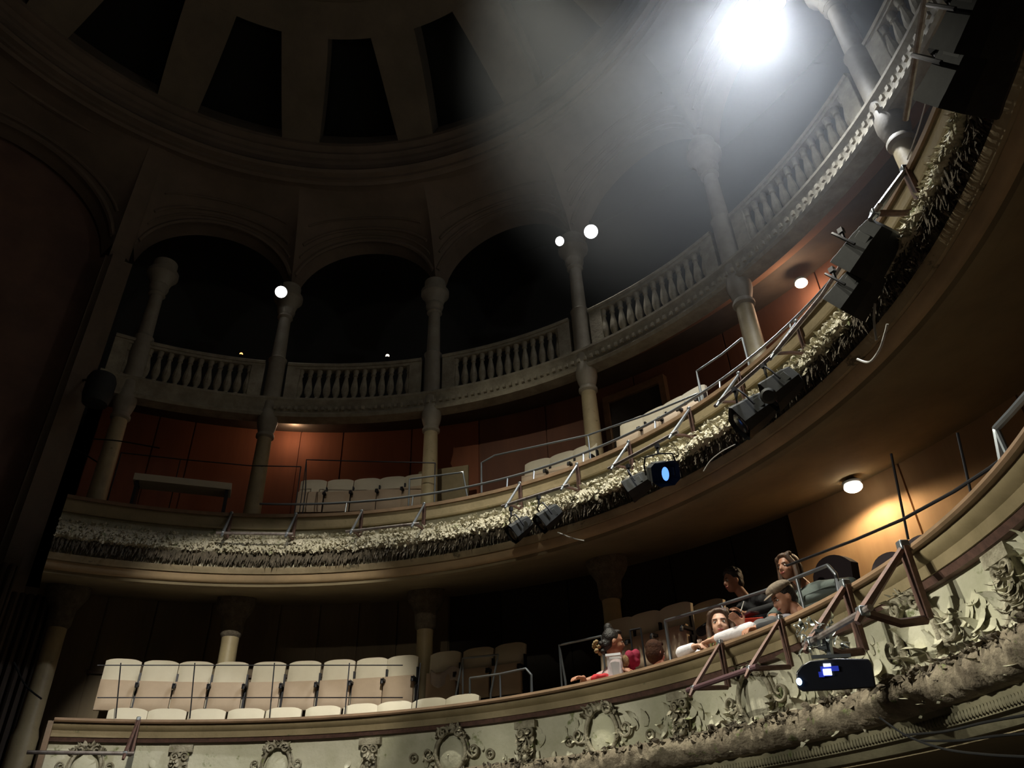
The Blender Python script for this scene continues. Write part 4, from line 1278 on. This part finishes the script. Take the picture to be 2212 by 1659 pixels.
# man in the flat cap, leaning forward
hp = hit(1692, 1293, 5.35); a = pol(hp)[0]
t, H, Rz = person('man in a tweed flat cap leaning forward behind the lower rail', P(a - 4, 5.65, 1.28), 75, 66, 24, hp, M_('black_coat', (.02, .02, .024)), SKIN_W, HAIR_K,
       [(P(a - 3, 5.25, 1.58), P(a + 1.5, 5.1, 1.60), (0, .6, -.1), (0, 0, 1)), (P(a + 4.2, 5.28, 1.60), P(a + 3, 5.12, 1.66), (.2, .5, .5), (.5, -.5, .5))], 1.06, 'short')
mb = MB(); mb.ell(H((0, -.01, .085)), (.098, .118, .055), Rz, 18, 10); mb.ell(H((0, -.02, .075)), (.092, .108, .05), Rz, 18, 10)
cp = mb.build('flat_cap', M_('tweed', (.30, .24, .18), col2=(.16, .13, .10), scale=40), t)
mb = MB(); mb.ell(H((0, .108, .058)), (.058, .045, .008), Rz @ Matrix.Rotation(rad(-14), 3, 'X'), 14, 8); mb.build('peak', bpy.data.materials['tweed'], cp)
mb = MB(); mb.ell(hp + P(a, -.02, -.20), (.10, .10, .07)); o = mb.build('grey_scarf', M_('grey_scarf', (.20, .19, .22)), t)
# man behind in black, holding a white pen over a red folder
hp = hit(1583, 1256, 6.05); a = pol(hp)[0]
hc = hit(1600, 1322, 5.75)
t, H, Rz = person('short-haired person in black sitting behind, gesturing with a pen', P(a - 2, 6.3, 1.98), 80, 68, 6, hp, M_('black_jumper', (.010, .010, .012)), SKIN_D, HAIR_K,
       [(P(a - 6, 6.0, 2.02), hc + P(a, .06, -.01), (.2, .6, .35), (-.6, .2, .7)), (P(a + 4.5, 6.0, 2.02), P(a + 1, 5.8, hc.z - .02), (-.3, .4, .0), (0, 0, 1))], 1.0, 'curly')
mb = MB(); mb.tube([hc + Vector((0, 0, .0)), hc + ux * .05 + Vector((0, 0, .10))], [.006, .004], 6)
tag(mb.build('pen', mat('white_pen', (.8, .8, .78), .4), None, org=hc), 'white pen held up by the person in black', 'pen')
mb = MB(); c = hit(1608, 1350, 5.6); mb.box(c, (.30, .22, .05), Matrix.Rotation(rad(-12), 3, 'Z') @ Matrix.Rotation(rad(-8), 3, 'X'))
tag(mb.build('red_folder', mat('red_folder', (.65, .05, .025), .5), None, org=c, bevel=.005), 'bright red folder beside the long-haired woman', 'folder')
mb = MB(); c = hit(1606, 1334, 5.65); mb.box(c, (.34, .10, .02), Matrix.Rotation(rad(-12), 3, 'Z'))
tag(mb.build('dark_notebook', mat('plum_cover', (.05, .012, .02), .5), None, org=c, bevel=.003), 'dark plum notebook lying on the red folder', 'notebook')
mb = MB(); c = hit(1645, 1362, 5.3); 
for k in range(9): mb.ell(c + Vector((random.uniform(-.10, .10), random.uniform(-.06, .06), random.uniform(-.06, .05))), (.09, .07, .06), None, 10, 8)
o = mb.build('folded_coat', M_('grey_wool', (.13, .135, .14)), None, org=c); remesh(o, .014, 6)
tag(o, 'grey wool coat bundled between the woman and the man in the cap', 'coat')
# teal jacket
hp = hit(1703, 1226, 5.95); a = pol(hp)[0]
t, H, Rz = person('dim-faced person in a grey-green jacket sitting upright behind the flat cap', P(a - 3.2, 6.2, 1.78), 90, 84, 2, hp, M_('grey_green_jacket', (.12, .15, .14)), SKIN_D, HAIR_B,
       [(P(a - 7, 5.85, 1.92), P(a - 1.0, 5.75, 1.9), (-.1, .6, -.1), (0, 0, 1)), (P(a + 2.2, 5.85, 1.9), P(a + 1.2, 5.75, 1.86), (-.3, .5, 0), (0, 0, 1))], 1.08, 'long')
# dark-haired woman at left
hp = hit(1326, 1388, 5.35); a = pol(hp)[0]
t, H, Rz = person('dark-haired woman with bun and flowers turned away behind the cup', P(a + 1.2, 5.62, 1.32), 235, 236, 8, hp, M_('rose_shirt', (.60, .42, .42)), SKIN_W, HAIR_K,
       [(P(a + 4.5, 5.35, 1.62), P(a + 3.0, 5.15, 1.62), (0, .5, 0), (0, 0, 1)), (P(a + 1, 5.4, 1.6), P(a - 2, 5.2, 1.62), (-.4, .2, 0), (0, 0, 1))], 1.05, 'bun', sleeve=.45)
mb = MB()
for k in range(14):
    mb.ell(H((random.uniform(-.05, .05), -.16 + random.uniform(-.035, .035), -.06 + random.uniform(-.05, .04))), (.022,) * 3, None, 8, 6)
mb.build('hair_flowers', M_('dried_flowers', (.42, .30, .15)), t)
# child
hp = hit(1417, 1410, 5.28); a = pol(hp)[0]
person('red-haired child in pink bent over the lower rail', P(a - 1.5, 5.55, 1.30), 90, 262, 12, hp, M_('pink_top', (.62, .22, .30)), SKIN_W, HAIR_R,
       [(P(a - 3.5, 5.25, 1.52), P(a - 2, 5.1, 1.54), (.3, .5, 0), (0, 0, 1)), (P(a + 3, 5.25, 1.52), P(a + 1.6, 5.1, 1.54), (-.3, .5, 0), (0, 0, 1))], .92, 'child')
# crimson bag and red blanket by the dark-haired woman
mb = MB(); c = hit(1362, 1424, 5.3)
for k in range(7): mb.ell(c + Vector((random.uniform(-.05, .05), random.uniform(-.04, .04), random.uniform(-.10, .10))), (.05, .045, .06), None, 10, 8)
o = mb.build('crimson_jacket', M_('crimson_cloth', (.33, .02, .06)), None, org=c); remesh(o, .01, 4); tag(o, 'crimson jacket bundled right of the clear cup', 'jacket')
mb = MB(); c = hit(1352, 1436, 5.15)
for k in range(6): mb.ell(c + Vector((random.uniform(-.03, .03), random.uniform(-.03, .03), random.uniform(-.10, .08))), (.028, .028, .05), None, 10, 8)
o = mb.build('patterned_scarf', M_('gold_pattern', (.42, .30, .14), col2=(.12, .05, .03), scale=40), None, org=c); remesh(o, .008, 3); tag(o, 'gold patterned scarf beside the clear cup', 'scarf')
mb = MB(); c = hit(1300, 1462, 5.1)
for k in range(6): mb.ell(c + RT * random.uniform(-.09, .10) + Vector((0, 0, random.uniform(-.02, .01))), (.05, .05, .025), None, 10, 8)
o = mb.build('red_blanket', M_('red_cloth', (.60, .04, .05)), None, org=c); remesh(o, .01, 4); tag(o, 'red cloth lying on the rail left of the clear cup', 'cloth')
# clear cup on the rail
c = hit(1327, 1460, 5.0); c.z = 1.53; a = pol(c)[0]; c = P(a, 5.03, 1.53)
t = thing('plastic_tub', 'clear plastic tub with a white rim standing on the lower rail', 'tub', c)
Rt = Matrix.Rotation(rad(a) + .5, 3, 'Z')
mb = MB()
for (dx, dy, w_, d_) in ((.062, 0, .004, .128), (-.062, 0, .004, .128), (0, .062, .128, .004), (0, -.062, .128, .004)):
    mb.box(c + Rt @ Vector((dx, dy, .095)), (w_, d_, .19), Rt)
mb.box(c + Vector((0, 0, .003)), (.124, .124, .005), Rt)
mb.build('wall', mat('clear_plastic', (.75, .74, .76), .12, alpha=.22), t, smooth=0)
mb = MB()
for (dx, dy, w_, d_) in ((.066, 0, .012, .146), (-.066, 0, .012, .146), (0, .066, .146, .012), (0, -.066, .146, .012)):
    mb.box(c + Rt @ Vector((dx, dy, .192)), (w_, d_, .022), Rt)
mb.build('rim', mat('white_plastic', (.85, .84, .86), .4), t, smooth=0)
mb = MB(); mb.lathe(c, [(.03, .008), (.045, .13)], 14); mb.build('contents', mat('brown_drink', (.25, .16, .10), .4), t)
# flowers and glasses beside the woman's elbow
for i, (x, y, l) in enumerate([(1512, 1392, 'small pale flower left of the long-haired woman'), (1535, 1388, 'small yellow-green flower nearest the long-haired woman'), (1495, 1425, 'pale twig standing on the rail right of the child')]):
    c = hit(x, y, 5.12)
    t = thing('cut_flower', l, 'flower', Vector((c.x, c.y, 1.53)))
    mb = MB(); mb.tube([Vector((c.x, c.y, 1.53)), c], .006, 6); mb.build('stem', mat('stem_green_%d' % i, (.25, .32, .08), .6), t)
    mb = MB()
    for k in range(8):
        an = 2 * pi * k / 8
        mb.leaf(c, Vector((math.cos(an), math.sin(an), .8)), Vector((0, 0, 1)), .045, .025, .4, 3)
    mb.build('petals', mat('petal_%d' % i, [(.65, .5, .42), (.60, .62, .30), (.55, .50, .42)][i], .6), t)

# white garment over the seat right of the lit row
c = hit(958, 1455, 6.35)
mb = MB()
def f(u, v):
    b_ = hit(930 + 72 * u, 1447 + 30 * v + 9 * math.sin(u * 7) , 6.28 - .05 * math.sin(u * 9))
    return b_
mb.grid(f, 24, 8)
o = mb.build('pale_shawl', M_('pale_cloth', (.52, .45, .40)), None, org=c, smooth=60); sm = o.modifiers.new('solid', 'SOLIDIFY'); sm.thickness = .02
tag(o, 'pale rumpled shawl draped over the dim seat right of the lit row', 'shawl')

# ------------------------------------------------------------------ added haze ball, stands in for lens glare round the floodlight
hc_ = P(-107, 5.7, 8.0)
mb = MB(); mb.ell(hc_, (3.6, 3.6, 3.5), None, 32, 16)
hm = bpy.data.materials.new('glare_haze'); hm.use_nodes = True
hn = hm.node_tree; hn.nodes.clear()
ho = hn.nodes.new('ShaderNodeOutputMaterial'); hv = hn.nodes.new('ShaderNodeVolumeScatter')
tcn = hn.nodes.new('ShaderNodeTexCoord'); vm = hn.nodes.new('ShaderNodeVectorMath'); vm.operation = 'MULTIPLY'; vm.inputs[1].default_value = (1 / 3.6, 1 / 3.6, 1 / 3.5)
ln = hn.nodes.new('ShaderNodeVectorMath'); ln.operation = 'LENGTH'
mr = hn.nodes.new('ShaderNodeMapRange'); mr.interpolation_type = 'SMOOTHSTEP'
mr.inputs['From Min'].default_value = .2; mr.inputs['From Max'].default_value = .97; mr.inputs['To Min'].default_value = HAZE; mr.inputs['To Max'].default_value = 0
hn.links.new(tcn.outputs['Object'], vm.inputs[0]); hn.links.new(vm.outputs[0], ln.inputs[0]); hn.links.new(ln.outputs['Value'], mr.inputs['Value']); hn.links.new(mr.outputs[0], hv.inputs['Density'])
hv.inputs['Anisotropy'].default_value = .3; hv.inputs['Color'].default_value = (.88, .93, 1, 1)
hn.links.new(hv.outputs[0], ho.inputs['Volume'])
hz = mb.build('haze', hm, None, smooth=0, org=hc_)
hz['kind'] = 'stuff'; tag(hz, 'thin added haze standing in for lens glare around the floodlights', 'haze')
